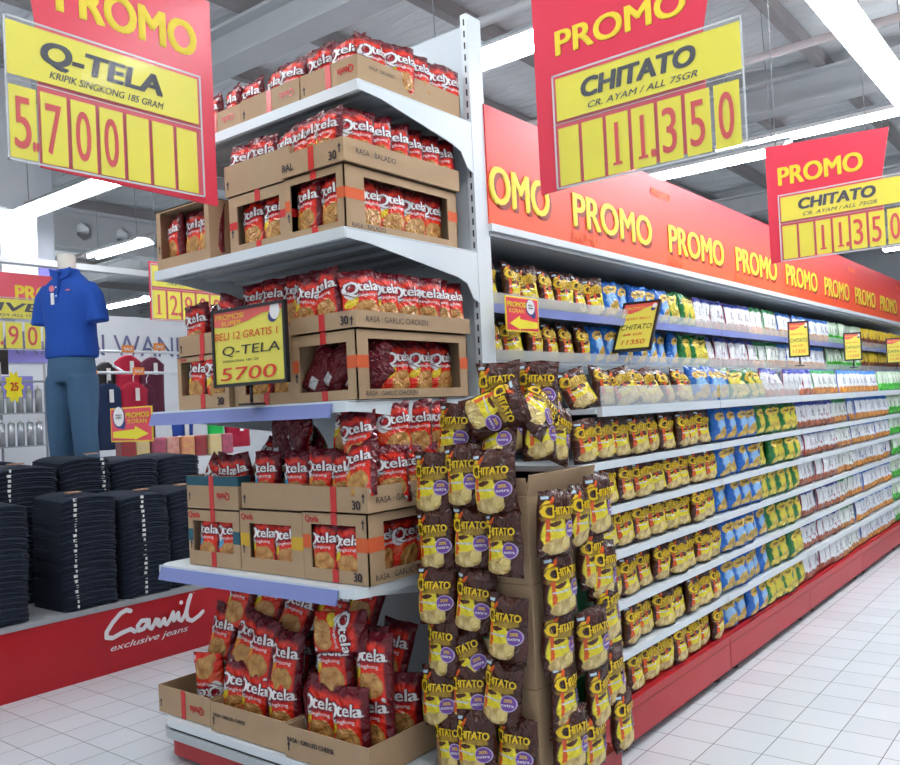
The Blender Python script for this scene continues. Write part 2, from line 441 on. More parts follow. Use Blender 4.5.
def bag(me, loc, rz, label, group, tilt=0., roll=0., s=(1, 1, 1), name='potato_crisps_bag'):
    if 'red' in group: name = 'cassava_crisps_bag'
    o = bpy.data.objects.new(name, me); COL.objects.link(o)
    o.location = loc; o.rotation_euler = (tilt, roll, rz); o.scale = s
    return tag(o, label, 'crisps bag', group)

# ------------------------------------------------------------------ setting
def floor():
    g = NG('white_floor_tiles'); g.set(.28, 0, .5)
    pos = g.n('ShaderNodeNewGeometry').outputs['Position']; s = g.sep(pos)
    def line(c, off):
        t = g.math('FRACT', g.math('ADD', g.math('DIVIDE', g.math('SUBTRACT', c, off), .2), 100.5))
        d = g.math('ABSOLUTE', g.math('SUBTRACT', t, .5))
        return g.math('DIVIDE', g.math('SUBTRACT', .0115, d), .004, clamp=True)
    l = g.math('MAXIMUM', line(s[0], 3.5376), line(s[1], 1.6085))
    cell = g.n('ShaderNodeTexWhiteNoise'); cell.noise_dimensions = '2D'
    cb = g.n('ShaderNodeCombineXYZ')
    g.put(cb.inputs[0], g.math('FLOOR', g.math('DIVIDE', g.math('SUBTRACT', s[0], 3.5376), .2)))
    g.put(cb.inputs[1], g.math('FLOOR', g.math('DIVIDE', g.math('SUBTRACT', s[1], 1.6085), .2)))
    g.t.links.new(cb.outputs[0], cell.inputs['Vector'])
    tile = g.mix(cell.outputs['Value'], (.66, .69, .73), (.73, .76, .80))
    tile = g.mix(g.math('MULTIPLY', g.noise(pos, 3, 4), .35), tile, (.58, .61, .65))
    g.color(g.mix(l, tile, (.12, .12, .13)))
    g.bump(g.math('SUBTRACT', 1, l), .3, .002)
    mb = MB(); mb.box(-3, 24, -6, 24, -.1, 0, g.m)
    struct(mb.build('floor'))
floor()

def ceiling():
    g = NG('silver_foil_roof_insulation'); g.set(.45, .15, .5)
    pos = g.n('ShaderNodeNewGeometry').outputs['Position']
    mp = g.n('ShaderNodeMapping'); mp.inputs['Scale'].default_value = (3.2, .5, 1); g.t.links.new(pos, mp.inputs[0])
    n = g.noise(mp.outputs[0], 1.5, 3, .8)
    g.color(g.mix(n, (.74, .77, .80), (.97, .98, .98)))
    n2 = g.noise(mp.outputs[0], 2.6, 4, 1.2)
    g.bump(n2, .9, .08)
    mb = MB()
    # pleated sheet, ribs run along Y
    x = -3.; k = 0; 
    zs = lambda k: 5.05+(.035 if k % 2 else 0)
    while x < 24:
        mb.face([(x, -6, zs(k)), (x, 24, zs(k)), (x+.35, 24, zs(k+1)), (x+.35, -6, zs(k+1))], g.m)
        x += .35; k += 1
    mb.box(-3, 24, -6, 24, 5.2, 5.25, GREYM)
    struct(mb.build('ceiling'))
ceiling()
WALLG = mat('pale_grey_wall_paint', (.66, .69, .72), .8, var=.03)
for nm, a in (('wall_far', (24, 24.2, -6, 24, 0, 5.2)), ('wall_left', (-3, 24, 24, 24.2, 0, 5.2)), ('wall_right', (-3, 24, -6.2, -6, 0, 5.2))):
    mb = MB(); mb.box(*a, WALLG); struct(mb.build(nm))

PURLIN = mat('brown_grey_purlin_steel', (.33, .31, .31), .6)
BEAM = mat('light_grey_beam_paint', (.58, .60, .62), .5)
PIPE = mat('pale_pink_pipe_paint', (.62, .56, .56), .5)
def member(name, mt, label, *a):
    mb = MB(); mb.box(*a, mt)
    o = mb.build(name); struct(o)
for i, y in enumerate((-4.6, -3.4, -2.2, -1., .2, 1.35, 2.4, 3.5, 4.6, 5.8, 7., 8.2, 9.4, 10.6, 13, 15.4, 17.8, 20.2)):
    member('trim_%d' % (i+1), PURLIN, '', -3, 24, y-.05, y+.05, 4.90, 5.04)
for i, x in enumerate((4.7, 9.6, 14.6, 19.6)):
    mb = MB(); mb.box(x-.14, x+.14, -6, 24, 4.86, 4.89, BEAM); mb.box(x-.02, x+.02, -6, 24, 4.58, 4.87, BEAM); mb.box(x-.14, x+.14, -6, 24, 4.56, 4.59, BEAM)
    struct(mb.build('trim_%d' % (i+21)))
mb = MB(); mb.tube([(7.25, -6, 4.3), (7.25, 24, 4.3)], .035, PIPE); struct(mb.build('trim_30'))
mb = MB(); mb.tube([(5.08, -6, 4.3), (5.08, 24, 4.3)], .04, BEAM); struct(mb.build('trim_31'))
# beam with hexagonal holes
def castellated():
    mb = MB(); y0, y1 = 12., 12.08; z0, z1 = 4.05, 4.55
    x = 3.; p = .62
    while x < 16:
        cx, cz, r = x+p/2, (z0+z1)/2, .13
        hx = [(cx+r*math.cos(math.pi/3*i+math.pi/6), cz+r*1.15*math.sin(math.pi/3*i+math.pi/6)) for i in range(6)]
        outer = [(x+p, cz+.1), (cx, z1), (x, cz+.1), (x, cz-.1), (cx, z0), (x+p, cz-.1)]
        for yy in (y0, y1):
            for i in range(6):
                j = (i+1) % 6
                mb.face([(outer[i][0], yy, outer[i][1]), (outer[j][0], yy, outer[j][1]), (hx[j][0], yy, hx[j][1]), (hx[i][0], yy, hx[i][1])], BEAM)
            for q in (((x, z1), (cx, z1), (x, cz+.1)), ((x+p, z1), (x+p, cz+.1), (cx, z1)), ((x, z0), (x, cz-.1), (cx, z0)), ((x+p, z0), (cx, z0), (x+p, cz-.1))):
                mb.face([(a, yy, b) for a, b in q], BEAM)
        x += p
    mb.box(3, 16, 11.9, 12.2, z1, z1+.04, BEAM); mb.box(3, 16, 11.9, 12.2, z0-.04, z0, BEAM)
    struct(mb.build('trim_32'))
castellated()

# lamps
def lamp(loc, L, rz, label, tubes=2, group='hanging fluorescent lamps', wide=True):
    t = thing('ceiling_light', label, 'ceiling light', loc, rz, group)
    w_ = (.15 if L < 1.8 else .11) if wide else .045
    mb = MB(); mb.prism([(-w_, .0), (-w_*.5, .055), (w_*.5, .055), (w_, .0), (w_-.004, 0), (w_*.48, .048), (-w_*.48, .048), (-w_+.004, 0)], 1, -L/2, L/2, WHITEP)
    mb.build('reflector', t)
    mb = MB(); mb.box(-.04, .04, -L/2-.02, L/2+.02, .055, .09, GREYM); mb.build('housing', t)
    for k in range(tubes):
        x = (k-(tubes-1)/2)*.12
        mb = MB(); mb.tube([(x, -L/2+.02, .0), (x, L/2-.02, .0)], .026, LAMP); mb.build('tube', t)
    for y in (-L/2+.15, L/2-.15):
        mb = MB(); mb.tube([(0, y, .1), (0, y+.04, 5.0-loc[2])], .004, GREYM, 6); mb.build('hanging_wire', t)
lamp((4.02, 7.85, 3.6), 1.75, 0, 'bright hanging fluorescent lamp above and left of the blue-shirted mannequin')
lamp((4.3, 3.05, 3.62), 1.15, 0, 'bright fluorescent lamp just right of the white shelf upright')
lamp((7.7, 3.1, 3.6), 1.7, 0, 'fluorescent lamp below the nearest chitato price board on the right'.replace('chitato ', ''))
lamp((6.1, 1.2, 3.62), 2.5, R(90), 'left one of the two long fluorescent lamps at the upper right corner')
lamp((6.1, .85, 3.75), 2.5, R(90), 'right one of the two long fluorescent lamps at the upper right corner')
lamp((5.65, 9.8, 3.6), 1.2, 0, 'thin fluorescent lamp behind the mannequin neck')
lamp((4.55, 10.6, 3.6), 1.8, 0, 'fluorescent lamp at the left edge beneath the large price board')
lamp((8.25, 14.1, 3.6), 1.4, 0, 'small distant fluorescent lamp above the white partition')
lamp((8.35, 2.2, 3.9), 1.9, 0, 'fluorescent lamp behind the far right price board')
lamp((14.5, 1.9, 3.6), 2., 0, 'distant fluorescent lamp beyond the red banner near the right edge')
for i, (x, y) in enumerate(((1.2, .6), (1.6, 3.6), (3.2, .3), (.4, 5.2), (8.8, .4), (12., -.6), (2.2, -1.6), (6., -2.6), (10.5, 8), (14, 10), (8, 17))):  # unseen added lamps, left bare so their tubes also brighten the ceiling
    lamp((x, y, 3.9), 1.8, 0, 'fluorescent lamp outside the framed view over the shop floor', 2, 'lamps outside the framed view', False)

# ------------------------------------------------------------------ cartons
def ring(mb, axis, a0, a1, b0, b1, hole, pos, t, mt):
    """rectangular wall with a hole; axis 1: wall in XZ at y=pos..pos+t, axis 0: wall in YZ at x=pos-t..pos"""
    h0, h1, k0, k1 = hole
    for (p0, p1, q0, q1) in ((a0, h0, b0, b1), (h1, a1, b0, b1), (h0, h1, b0, k0), (h0, h1, k1, b1)):
        if p1-p0 < 1e-4 or q1-q0 < 1e-4: continue
        if axis == 1: mb.box(p0, p1, pos, pos+t, q0, q1, mt)
        else: mb.box(pos-t, pos, p0, p1, q0, q1, mt)
def carton(loc, w, d, h, label, rz=R(-90), front=None, side=None, band=None, tray=False, txt=None, sidetxt=None, tape=True, flip=False, group='brown cartons on the end shelves', num=None):
    """local: front faces -Y at y=0, x centred; origin bottom front centre"""
    t = thing('carton', label, 'carton', loc, rz, group)
    mb = MB(); k = .005
    hw = w/2
    if front: ring(mb, 1, -hw, hw, 0, h, front, 0, k, CARD)
    else: mb.box(-hw, hw, 0, k, 0, h, CARD)
    if side: ring(mb, 0, 0, d, 0, h, side, hw, k, CARD)
    else: mb.box(hw-k, hw, k, d, 0, h, CARD)
    mb.box(-hw, -hw+k, k, d, 0, h, CARD); mb.box(-hw, hw, d-k, d, 0, h, CARD)
    mb.box(-hw+k, hw-k, k, d-k, 0, k, CARDIN)
    if not tray: mb.box(-hw, hw, 0, d, h-k, h, CARD)
    if band:
        bm_, z0, z1 = band
        xs = [(-hw, hw)] if not front or z0 > front[3] or z1 < front[2] else [(-hw, front[0]), (front[1], hw)]
        for a, b in xs: mb.box(a, b, -.0008, 0, z0, z1, bm_)
        ys = [(0, d)] if not side or z0 > side[3] or z1 < side[2] else [(0, side[0]), (side[1], d)]
        for a, b in ys: mb.box(hw, hw+.0008, a, b, z0, z1, bm_)
    # print
    if txt:
        for (s_, x, z, hh, m_) in txt:
            text(mb, s_, x, z, hh, m_, y=-.0018, rot=math.pi if flip else 0)
    if num: text(mb, num, hw-.075, .012, .032, BLACKINK, y=-.0018)
    # little arrow
    ax, az = (-hw+.02, h*.35) if not num else (hw-.02, h-.04)
    mb.face([(ax-.003, -.0018, az-.015), (ax+.003, -.0018, az-.015), (ax+.003, -.0018, az+.008), (ax-.003, -.0018, az+.008)], BLACKINK)
    mb.face([(ax-.009, -.0018, az+.006), (ax+.009, -.0018, az+.006), (ax, -.0018, az+.02)], BLACKINK)
    if sidetxt:
        v, f, W = glyphs(sidetxt[0], 0., 0, 2)
        b = len(mb.v); kk = mb.m(BLACKINK); hh = sidetxt[3]
        for p in v: mb.v.append((hw+.0018, sidetxt[1]+p[0]*hh, sidetxt[2]+p[1]*hh))
        for q in f: mb.f.append(tuple(b+i for i in q)); mb.mi.append(kk); mb.sm.append(False)
    mb.build('carton_body', t)
    if tape:
        mt_ = MB(); z1 = h if not front else front[2]
        mt_.box(-.015, .015, -.0022, -.001, 0, z1, TAPE)
        if front:
            m2 = MB(); m2.box(-.013, .017, -.0022, -.001, front[3], h, TAPE); m2.build('tape', t)['label'] = 'red packing tape strip'
        mt_.build('tape', t)['label'] = 'red packing tape strip'
    return t

# world placement helpers for the end cap: front faces -X, local x -> -Y
def ec(front_x, yl, yr):  # centre of a front between Y=yl (left) and Y=yr (right)
    return (front_x, (yl+yr)/2), abs(yl-yr)

# ------------------------------------------------------------------ end shelf unit
def end_unit():
    FX = 2.06; BX = 2.865; YL, YR = 3.31, 2.13
    t = thing('end_shelf_unit', 'tall white steel end-of-aisle shelf unit holding cartons of red crisps bags', 'shelf unit', (BX, (YL+YR)/2, 0))
    cy = (YL+YR)/2
    L = lambda x, y, z: (x-BX, y-cy, z)
    def bx(mb, x0, x1, y0, y1, z0, z1, m_): mb.box(x0-BX, x1-BX, y0-cy, y1-cy, z0, z1, m_)
    for y0 in (YR-.003, YL-.032):
        mb = MB(); bx(mb, BX-.022, BX+.075, y0, y0+.035, .0, 3.10, WHITE)
        z = .3
        while z < 3.06:
            for dy in (.016,):
                bx(mb, BX-.0235, BX-.0215, y0+dy-.004, y0+dy+.004, z, z+.028, BLACK)
            z += .05
        mb.build('upright', t, .002)
    mb = MB(); bx(mb, BX, BX+.02, YR+.03, YL-.03, .1, 3.06, BACKP)
    mb.build('back_panel', t)
    shelves = [(.825, 2.03, 'round'), (1.475, 2.04, 'lilac'), (2.085, 2.075, 'plain'), (2.635, 2.175, 'plain')]
    for zt, fx, kind in shelves:
        mb = MB(); th = .03
        yr = YR-.03 if kind == 'round' else YR
        if kind == 'round':
            rr = .07; pts = []
            for a in range(7):
                an = math.pi/2*a/6; pts.append((fx+rr-rr*math.cos(an)-BX, yr+rr-rr*math.sin(an)-cy))
            pts = [(fx-BX, yr+rr-cy)]+pts[1:]
            pts += [(BX-.03-BX, yr-cy), (BX-.03-BX, YL-cy)]
            for a in range(7):
                an = math.pi/2*a/6; pts.append((fx+rr-rr*math.sin(an)-BX, YL-rr+rr*math.cos(an)-cy))
            mb.prism(pts, 2, zt-.035, zt, WHITE)
        else:
            bx(mb, fx, BX-.005, yr, YL, zt-.004, zt, WHITE)
            bx(mb, fx, fx+.02, yr, YL, zt-.04, zt-.004, WHITE)
            x = fx+.1
            while x < BX-.05:
                bx(mb, x, x+.03, yr+.02, YL-.02, zt-.028, zt-.004, GREYM); x += .15
            bx(mb, fx+.02, BX-.01, yr+.004, YL-.004, zt-.012, zt-.006, GREYM)
        sh = mb.build('shelf', t)
        for y in (YR, YL-.004):
            mb = MB()
            pts = [(fx+.01-BX, zt-.038), (fx+.01-BX, zt-.006), (-.015, zt-.006), (-.015, zt-.22), (-.06, zt-.20), (-.10, zt-.14), (-.16, zt-.12), (fx+.12-BX, zt-.045)]
            mb.prism(pts, 1, y-cy-.001, y-cy+.004, WHITE); mb.build('bracket', sh)
        if kind in ('round', 'lilac'):
            mb = MB(); y1 = YL-.04 if kind == 'round' else YL
            mb.prism([(fx-.022-BX, zt-.058), (fx-.006-BX, zt-.008), (fx-BX, zt-.008), (fx-.012-BX, zt-.058)], 1, YR+.06-cy, y1-cy, PURP)
            mb.build('price_rail', sh)['label'] = 'lilac blue plastic price rail'
    # base
    def rounded(x0, x1, y0, y1, rr):
        pts = [(x0-BX+rr-rr*math.cos(math.pi/2*a/6), y0-cy+rr-rr*math.sin(math.pi/2*a/6)) for a in range(7)]
        pts += [(x1-BX, y0-cy), (x1-BX, y1-cy)]
        pts += [(x0-BX+rr-rr*math.sin(math.pi/2*a/6), y1-cy-rr+rr*math.cos(math.pi/2*a/6)) for a in range(7)]
        return pts
    yr = YR-.10
    mb = MB(); mb.prism(rounded(FX-.02, BX, yr, YL, .08), 2, .025, .105, REDK); mb.build('kick_plate', t)
    mb = MB(); mb.prism(rounded(FX-.045, BX, yr-.02, YL+.02, .10), 2, .150, .180, WHITE)
    mb.prism(rounded(FX-.04, BX, yr-.015, YL+.015, .10), 2, .140, .150, BLACK)
    mb.prism(rounded(FX-.05, BX, yr-.025, YL+.025, .10), 2, .105, .140, mat('grey_bumper_plastic', (.45, .48, .5), .4))
    mb.build('bumper', t)
    mb = MB()
    for x, y in ((FX+.1, YL-.1), (FX+.1, yr+.1), (BX-.1, YL-.1), (BX-.1, yr+.1)): mb.tube([(x-BX, y-cy, 0), (x-BX, y-cy, .026)], .025, BLACK, 10)
    mb.build('foot', t)
    return t
end_unit()

QG = 'red cassava crisps bags on the end shelves'
def qbags(spots, where, me=None, sc=1.):
    for i, sp in enumerate(spots):
        x, y, z, rz = sp[:4]; tilt = sp[4] if len(sp) > 4 else rnd.uniform(-.12, .02); roll = sp[5] if len(sp) > 5 else rnd.uniform(-.07, .07)
        m_ = me if me else QT[rnd.randrange(6)]
        bag(m_, (x, y, z), rz, 'red crisps bag, %s %s' % (ORD[i], where.replace('from the left in the', 'from left,').replace('from the left', 'from left')), QG, tilt, roll, (sc, sc, sc))
FR = R(-90)
# --- top shelf: three low trays of bags (front z 2.64)
Z = 2.637
QLT = [('Qtela', .05, .035, .026, TAPE)]
carton((2.21, 3.02, Z), .35, .5, .10, 'leftmost low open carton on the topmost end shelf', tray=True, txt=[('Qtela', .13, .068, .026, TAPE)], flip=True)
carton((2.20, 2.65, Z), .36, .5, .10, 'middle low open carton on the topmost end shelf', tray=True, txt=[('Qtela', .15, .068, .028, TAPE)], flip=True)
carton((2.20, 2.305, Z), .31, .60, .10, 'right corner low open carton on the topmost end shelf', tray=True, txt=[('Qtela', .135, .068, .028, TAPE)], flip=True, sidetxt=('RASA : BALADO', .06, .06, .014))
qbags([(2.27, y, Z+.01, FR+rnd.uniform(-.3, .2)) for y in (3.12, 2.98, 2.85, 2.71, 2.57)], 'from the left in the left trays of the topmost end shelf')
qbags([(2.27, y, Z+.012, FR+rnd.uniform(-.1, .25)) for y in (2.40, 2.26)], 'from the left at the front of the topmost corner tray')
qbags([(2.36, y, Z+.02, FR+rnd.uniform(-.3, .2)) for y in (3.05, 2.76, 2.64, 2.48)], 'behind the front row on the topmost end shelf')
qbags([(x, 2.185, Z+.01, rnd.uniform(-.35, .1)) for x in (2.33, 2.45, 2.57, 2.68, 2.76)], 'from the front along the side of the topmost corner tray')
# --- second shelf
Z = 2.088
carton((2.10, 3.13, Z), .38, .42, .26, 'open-topped windowed carton at the left end of the second shelf from the top', front=(-.16, .16, .05, .25), tape=False)
qbags([(2.155, y, Z+.03, FR+rnd.uniform(-.25, .25)) for y in (3.24, 3.11, 3.00)], 'from the left in the leftmost carton of the second end shelf down')
carton((2.12, 2.65, Z), .36, .55, .235, 'middle windowed carton on the second shelf from the top', front=(-.13, .13, .035, .19), band=(TAPE, .1, .13))
qbags([(2.165, y, Z+.01, FR+rnd.uniform(-.2, .2), -.05) for y in (2.72, 2.58)], 'from the left in the middle windowed carton, second end shelf down')
carton((2.12, 2.65, Z+.238), .40, .52, .125, 'low open carton stacked on the middle carton of the second shelf from top', tray=True, tape=False)
qbags([(2.18, y, Z+.25, FR+rnd.uniform(-.3, .2)) for y in (2.79, 2.66, 2.53)], 'from the left in the upper middle carton of the second end shelf')
carton((2.11, 2.315, Z), .32, .64, .235, 'corner windowed carton with orange band on the second shelf from the top', front=(-.13, .12, .03, .205), side=(.10, .58, .03, .20), band=(ORANGEB, .11, .15), sidetxt=('RASA : BALADO', .03, .008, .018))
qbags([(2.15, y, Z+.012, FR+rnd.uniform(-.1, .1), -.03) for y in (2.385, 2.245)], 'from left, front window, corner carton, second end shelf down')
qbags([(x, 2.215, Z+.008, rnd.uniform(-.15, .15), -.03) for x in (2.28, 2.40, 2.53, 2.64)], 'from front, side window, corner carton, second end shelf down')
carton((2.10, 2.31, Z+.238), .34, .66, .085, 'low open corner carton marked 30 on the second shelf from the top', tray=True, num='30', txt=[('BAL', -.16, .02, .028, BLACKINK)], sidetxt=('RASA : BALADO', .06, .035, .022))
qbags([(2.15, y, Z+.25, FR+rnd.uniform(-.2, .2)) for y in (2.43, 2.35, 2.27)], 'from left, front of upper corner tray, second end shelf down')
qbags([(x, 2.20, Z+.25, rnd.uniform(-.75, -.35)) for x in (2.22, 2.32, 2.42, 2.52, 2.62, 2.71)], 'from front, side of upper corner tray, second end shelf down')
# --- third shelf
Z = 1.478
carton((2.10, 3.03, Z), .35, .5, .225, 'leftmost windowed carton marked 30 on the third shelf from the top', front=(-.15, .15, .06, .20), num='30', txt=[('Qtela', -.15, .205, .015, TAPE)])
qbags([(2.135, 3.10, Z+.03, FR-.1, 0, .12), (2.14, 2.93, Z+.03, FR+.2, 0, -.1), (2.2, 3.02, Z+.04, FR, 0, 1.3)], 'from the left in the leftmost carton of the third end shelf')
carton((2.10, 3.02, Z+.227), .34, .45, .085, 'low open carton on the leftmost carton of the third shelf from top', tray=True)
qbags([(2.15, 3.12, Z+.24, FR+.1), (2.15, 2.96, Z+.26, FR, -.1, .3), (2.2, 3.04, Z+.24, FR)], 'from the left in the upper left tray of the third end shelf')
carton((2.12, 2.645, Z), .40, .55, .30, 'tall windowed carton behind the framed sign on the third shelf', front=(-.13, .13, .045, .20))
qbags([(2.16, y, Z+.012, FR, -.04) for y in (2.71, 2.57)], 'from the left in the carton behind the framed price sign')
qbags([(2.22, y, Z+.30, FR+rnd.uniform(-.2, .2)) for y in (2.82, 2.70, 2.58, 2.50)], 'from the left on top of the carton behind the framed price sign')
carton((2.095, 2.285, Z), .335, .63, .25, 'corner windowed carton with orange band on the third shelf from the top', front=(-.135, .12, .035, .205), side=(.06, .58, .035, .215), band=(ORANGEB, .11, .155), sidetxt=('RASA : GARLIC CHICKEN', .04, .01, .018))
for i, (y, zz, rl) in enumerate(((2.40, .03, .5), (2.34, .05, .75), (2.27, .04, .6), (2.24, .03, .9), (2.20, .03, .3))):
    bag(QT[i], (2.14+.02*i, y, Z+zz), FR+math.pi, 'dark crisps bag seen from the back, %s in the third shelf corner carton window' % ORD[i], QG, .1, -rl, (.9, .9, .9))
qbags([(x, 2.19, Z+.012, rnd.uniform(-.08, .08), -.03, rnd.uniform(-.03, .03)) for x in (2.24, 2.375, 2.51, 2.635)], 'from front, side window, corner carton, third end shelf down')
carton((2.09, 2.28, Z+.253), .345, .65, .06, 'low open corner carton marked 30 on the third shelf from the top', tray=True, num='30', sidetxt=('RASA : GARLIC CHICKEN', .05, .02, .022))
qbags([(2.14, 2.41, Z+.262, FR+.1, 0, .2), (2.14, 2.28, Z+.275, FR-.1, 0, -.15), (2.2, 2.36, Z+.27, FR)], 'from left, front of upper corner tray, third end shelf down')
qbags([(x, 2.175, Z+.262, rnd.uniform(-.5, -.1)) for x in (2.20, 2.31, 2.42, 2.52, 2.62, 2.70)], 'from front, side of upper corner tray, third end shelf down')
# --- fourth shelf
Z = .828
carton((2.09, 2.985, Z), .345, .5, .235, 'left windowed carton with teal band on the fourth shelf from the top', front=(-.14, .13, .06, .185), band=(TEAL, .10, .15), txt=[('Qtela', -.165, .198, .026, TAPE)])
qbags([(2.125, 3.05, Z+.008, FR-.05, -.03), (2.13, 2.91, Z+.008, FR+.2, -.03)], 'from the left in the teal-banded windowed carton', QTB)
carton((2.09, 2.985, Z+.237), .345, .48, .135, 'low carton with teal top band stacked at the left of the fourth shelf', tray=True, band=(TEAL, .095, .134), txt=[('Qtela', .12, .065, .028, TAPE)], flip=True)
qbags([(2.16, 3.08, Z+.25, FR, 0, .5), (2.15, 2.96, Z+.25, FR, 0, .1), (2.16, 2.86, Z+.25, FR, 0, -.2), (2.26, 2.9, Z+.33, FR, -.5, .2)], 'from the left in the teal-topped carton on the fourth end shelf')
carton((2.09, 2.62, Z), .37, .5, .245, 'middle windowed carton with yellow band on the fourth shelf from the top', front=(-.13, .12, .055, .19), band=(YBAND, .10, .15), txt=[('Qtela', -.175, .205, .024, TAPE)], tape=False)
qbags([(2.125, 2.685, Z+.01, FR, -.03), (2.13, 2.545, Z+.008, FR+.05, -.03)], 'from the left in the yellow-banded windowed carton', QTY)
carton((2.095, 2.615, Z+.247), .36, .48, .10, 'low open carton above the yellow-banded carton on the fourth shelf', tray=True, tape=False)
qbags([(2.135, 2.68, Z+.26, FR, -.05, 0), (2.135, 2.50, Z+.26, FR, -.05, 0)], 'from the left with blue patch, middle tray, fourth end shelf', QTB)
for i, (x, y, z, tl, rl) in enumerate(((2.26, 2.74, .40, -.9, .2), (2.24, 2.60, .41, -1.0, -.3), (2.26, 2.50, .43, -.8, 1.2), (2.30, 2.66, .46, -1.2, .4))):
    bag(QT[i], (x, y, Z+z), FR+math.pi*.9, 'dark crisps bag lying back up, %s in the heap behind the middle tray' % ORD[i], QG, tl+1., rl)
carton((2.085, 2.26, Z), .335, .60, .25, 'corner windowed carton marked 30 with orange band on the fourth shelf', front=(-.125, .11, .045, .205), side=(.08, .52, .045, .215), band=(ORANGEB, .115, .165), num='30', txt=[('Qtela', -.15, .213, .024, TAPE)], sidetxt=('RASA : GARLIC CHICKEN', .03, .012, .022))
qbags([(2.115, 2.335, Z+.01, FR, -.02, 0), (2.12, 2.20, Z+.008, FR-.1, -.02, 0)], 'from the left in the fourth shelf corner carton window')
qbags([(x, 2.155, Z+.012, rnd.uniform(-.1, .1), -.03) for x in (2.21, 2.34, 2.46)], 'from front, side window, corner carton, fourth end shelf down')
carton((2.08, 2.25, Z+.253), .34, .60, .09, 'low open corner carton marked 30 on the fourth shelf from the top', tray=True, num='30', sidetxt=('RASA : GARLIC CHICKEN', .04, .03, .024))
qbags([(2.125, 2.36, Z+.27, FR+.05, -.03, .05), (2.13, 2.24, Z+.265, FR, -.05, -.05), (2.10, 2.13, Z+.30, FR+.1, -.25, -.2), (2.15, 2.17, Z+.40, FR+.25, -.1, -.12),
       (2.2, 2.28, Z+.44, FR, -.1, .1), (2.27, 2.34, Z+.36, FR, -.4, .8)], 'counted upward from the left in the heap on the fourth shelf corner')
qbags([(x, 2.12, Z+.27, rnd.uniform(-.7, -.2)) for x in (2.24, 2.34, 2.44)], 'from front, side edge of the fourth shelf corner tray')
qbags([(x, 2.14, Z+.43, rnd.uniform(-.5, -.1)) for x in (2.30, 2.41, 2.52)], 'from front, upper layer just under the third shelf bracket')
# --- base deck
Z = .184
CS = R(-90)
carton((2.05, 3.185, Z), .37, .42, .115, 'leftmost low open carton on the bottom deck of the end shelves', tray=True, txt=[('Qtela', .14, .065, .03, TAPE)], flip=True)
carton((2.035, 2.745, Z), .46, .42, .115, 'middle low open carton on the bottom deck marked with grilled cheese flavour', tray=True, tape=False, txt=[('RASA : GRILLED CHEESE', -.21, .06, .014, BLACKINK)])
carton((2.02, 2.285, Z), .43, .42, .115, 'right corner low open carton on the bottom deck of the end shelves', tray=True, tape=False, txt=[('RASA : GRILLED CHEESE', -.20, .06, .017, BLACKINK)])
bag(QT[1], (2.14, 3.14, Z+.26), FR+.05, 'upside-down red crisps bag standing alone in the leftmost bottom carton', QG, 0, math.pi-.08, (1.15, 1.15, 1.15))
qbags([(2.13, 2.92, Z+.02, FR+.2, -.1, .1), (2.12, 2.80, Z+.015, FR, -.08, .15), (2.12, 2.61, Z+.015, FR, -.05, -.03)], 'from the left in the middle bottom carton', QTY, sc=1.18)
qbags([(2.16, 2.47, Z+.03, FR+2.6, 0, 0)], 'seen from the back between the middle and right bottom cartons', sc=1.18)
qbags([(2.11, 2.38, Z+.03, FR, -.04, .06), (2.095, 2.22, Z+.03, FR-.06, -.05, -.05), (2.17, 2.17, Z+.03, FR-.1, -.06, -.05), (2.30, 2.18, Z+.03, FR+.3, -.06, 0)], 'from the left in the right bottom carton', QTY, sc=1.18)
qbags([(2.20, 3.14, Z+.20, FR, -.2, .1), (2.16, 2.93, Z+.21, FR+.1, -.25, .25), (2.13, 2.78, Z+.20, FR, -.15, .1), (2.12, 2.62, Z+.17, FR, -.15, .05)], 'from the left leaning in the middle layer of the bottom deck', QT[3], sc=1.18)
qbags([(2.13, 2.33, Z+.22, FR, -.06, -.02), (2.15, 2.15, Z+.22, FR-.1, -.06, -.02), (2.2, 2.24, Z+.22, FR, -.1, 0)], 'from the left in the middle layer over the right bottom carton', QTY, sc=1.18)
bag(QT[2], (2.10, 2.26, Z+.445), FR, 'red crisps bag lying flat on its side on top of the bottom deck heap', QG, -.2, R(85), (1, 1.25, 1.1)).location.y = 2.40
qbags([(2.22, 3.04, Z+.36, FR, -.3, .1), (2.24, 2.88, Z+.37, FR, -.4, .1), (2.22, 2.72, Z+.34, FR, -.4, .2), (2.3, 2.55, Z+.36, FR, -.3, .1), (2.32, 2.40, Z+.40, FR, -.4, .1), (2.34, 2.28, Z+.20, FR, -.3, .1), (2.32, 2.98, Z+.1, FR, -.2, 0), (2.34, 2.8, Z+.1, FR, -.2, 0)], 'from the left in the upper back layer of the bottom deck', sc=1.18)

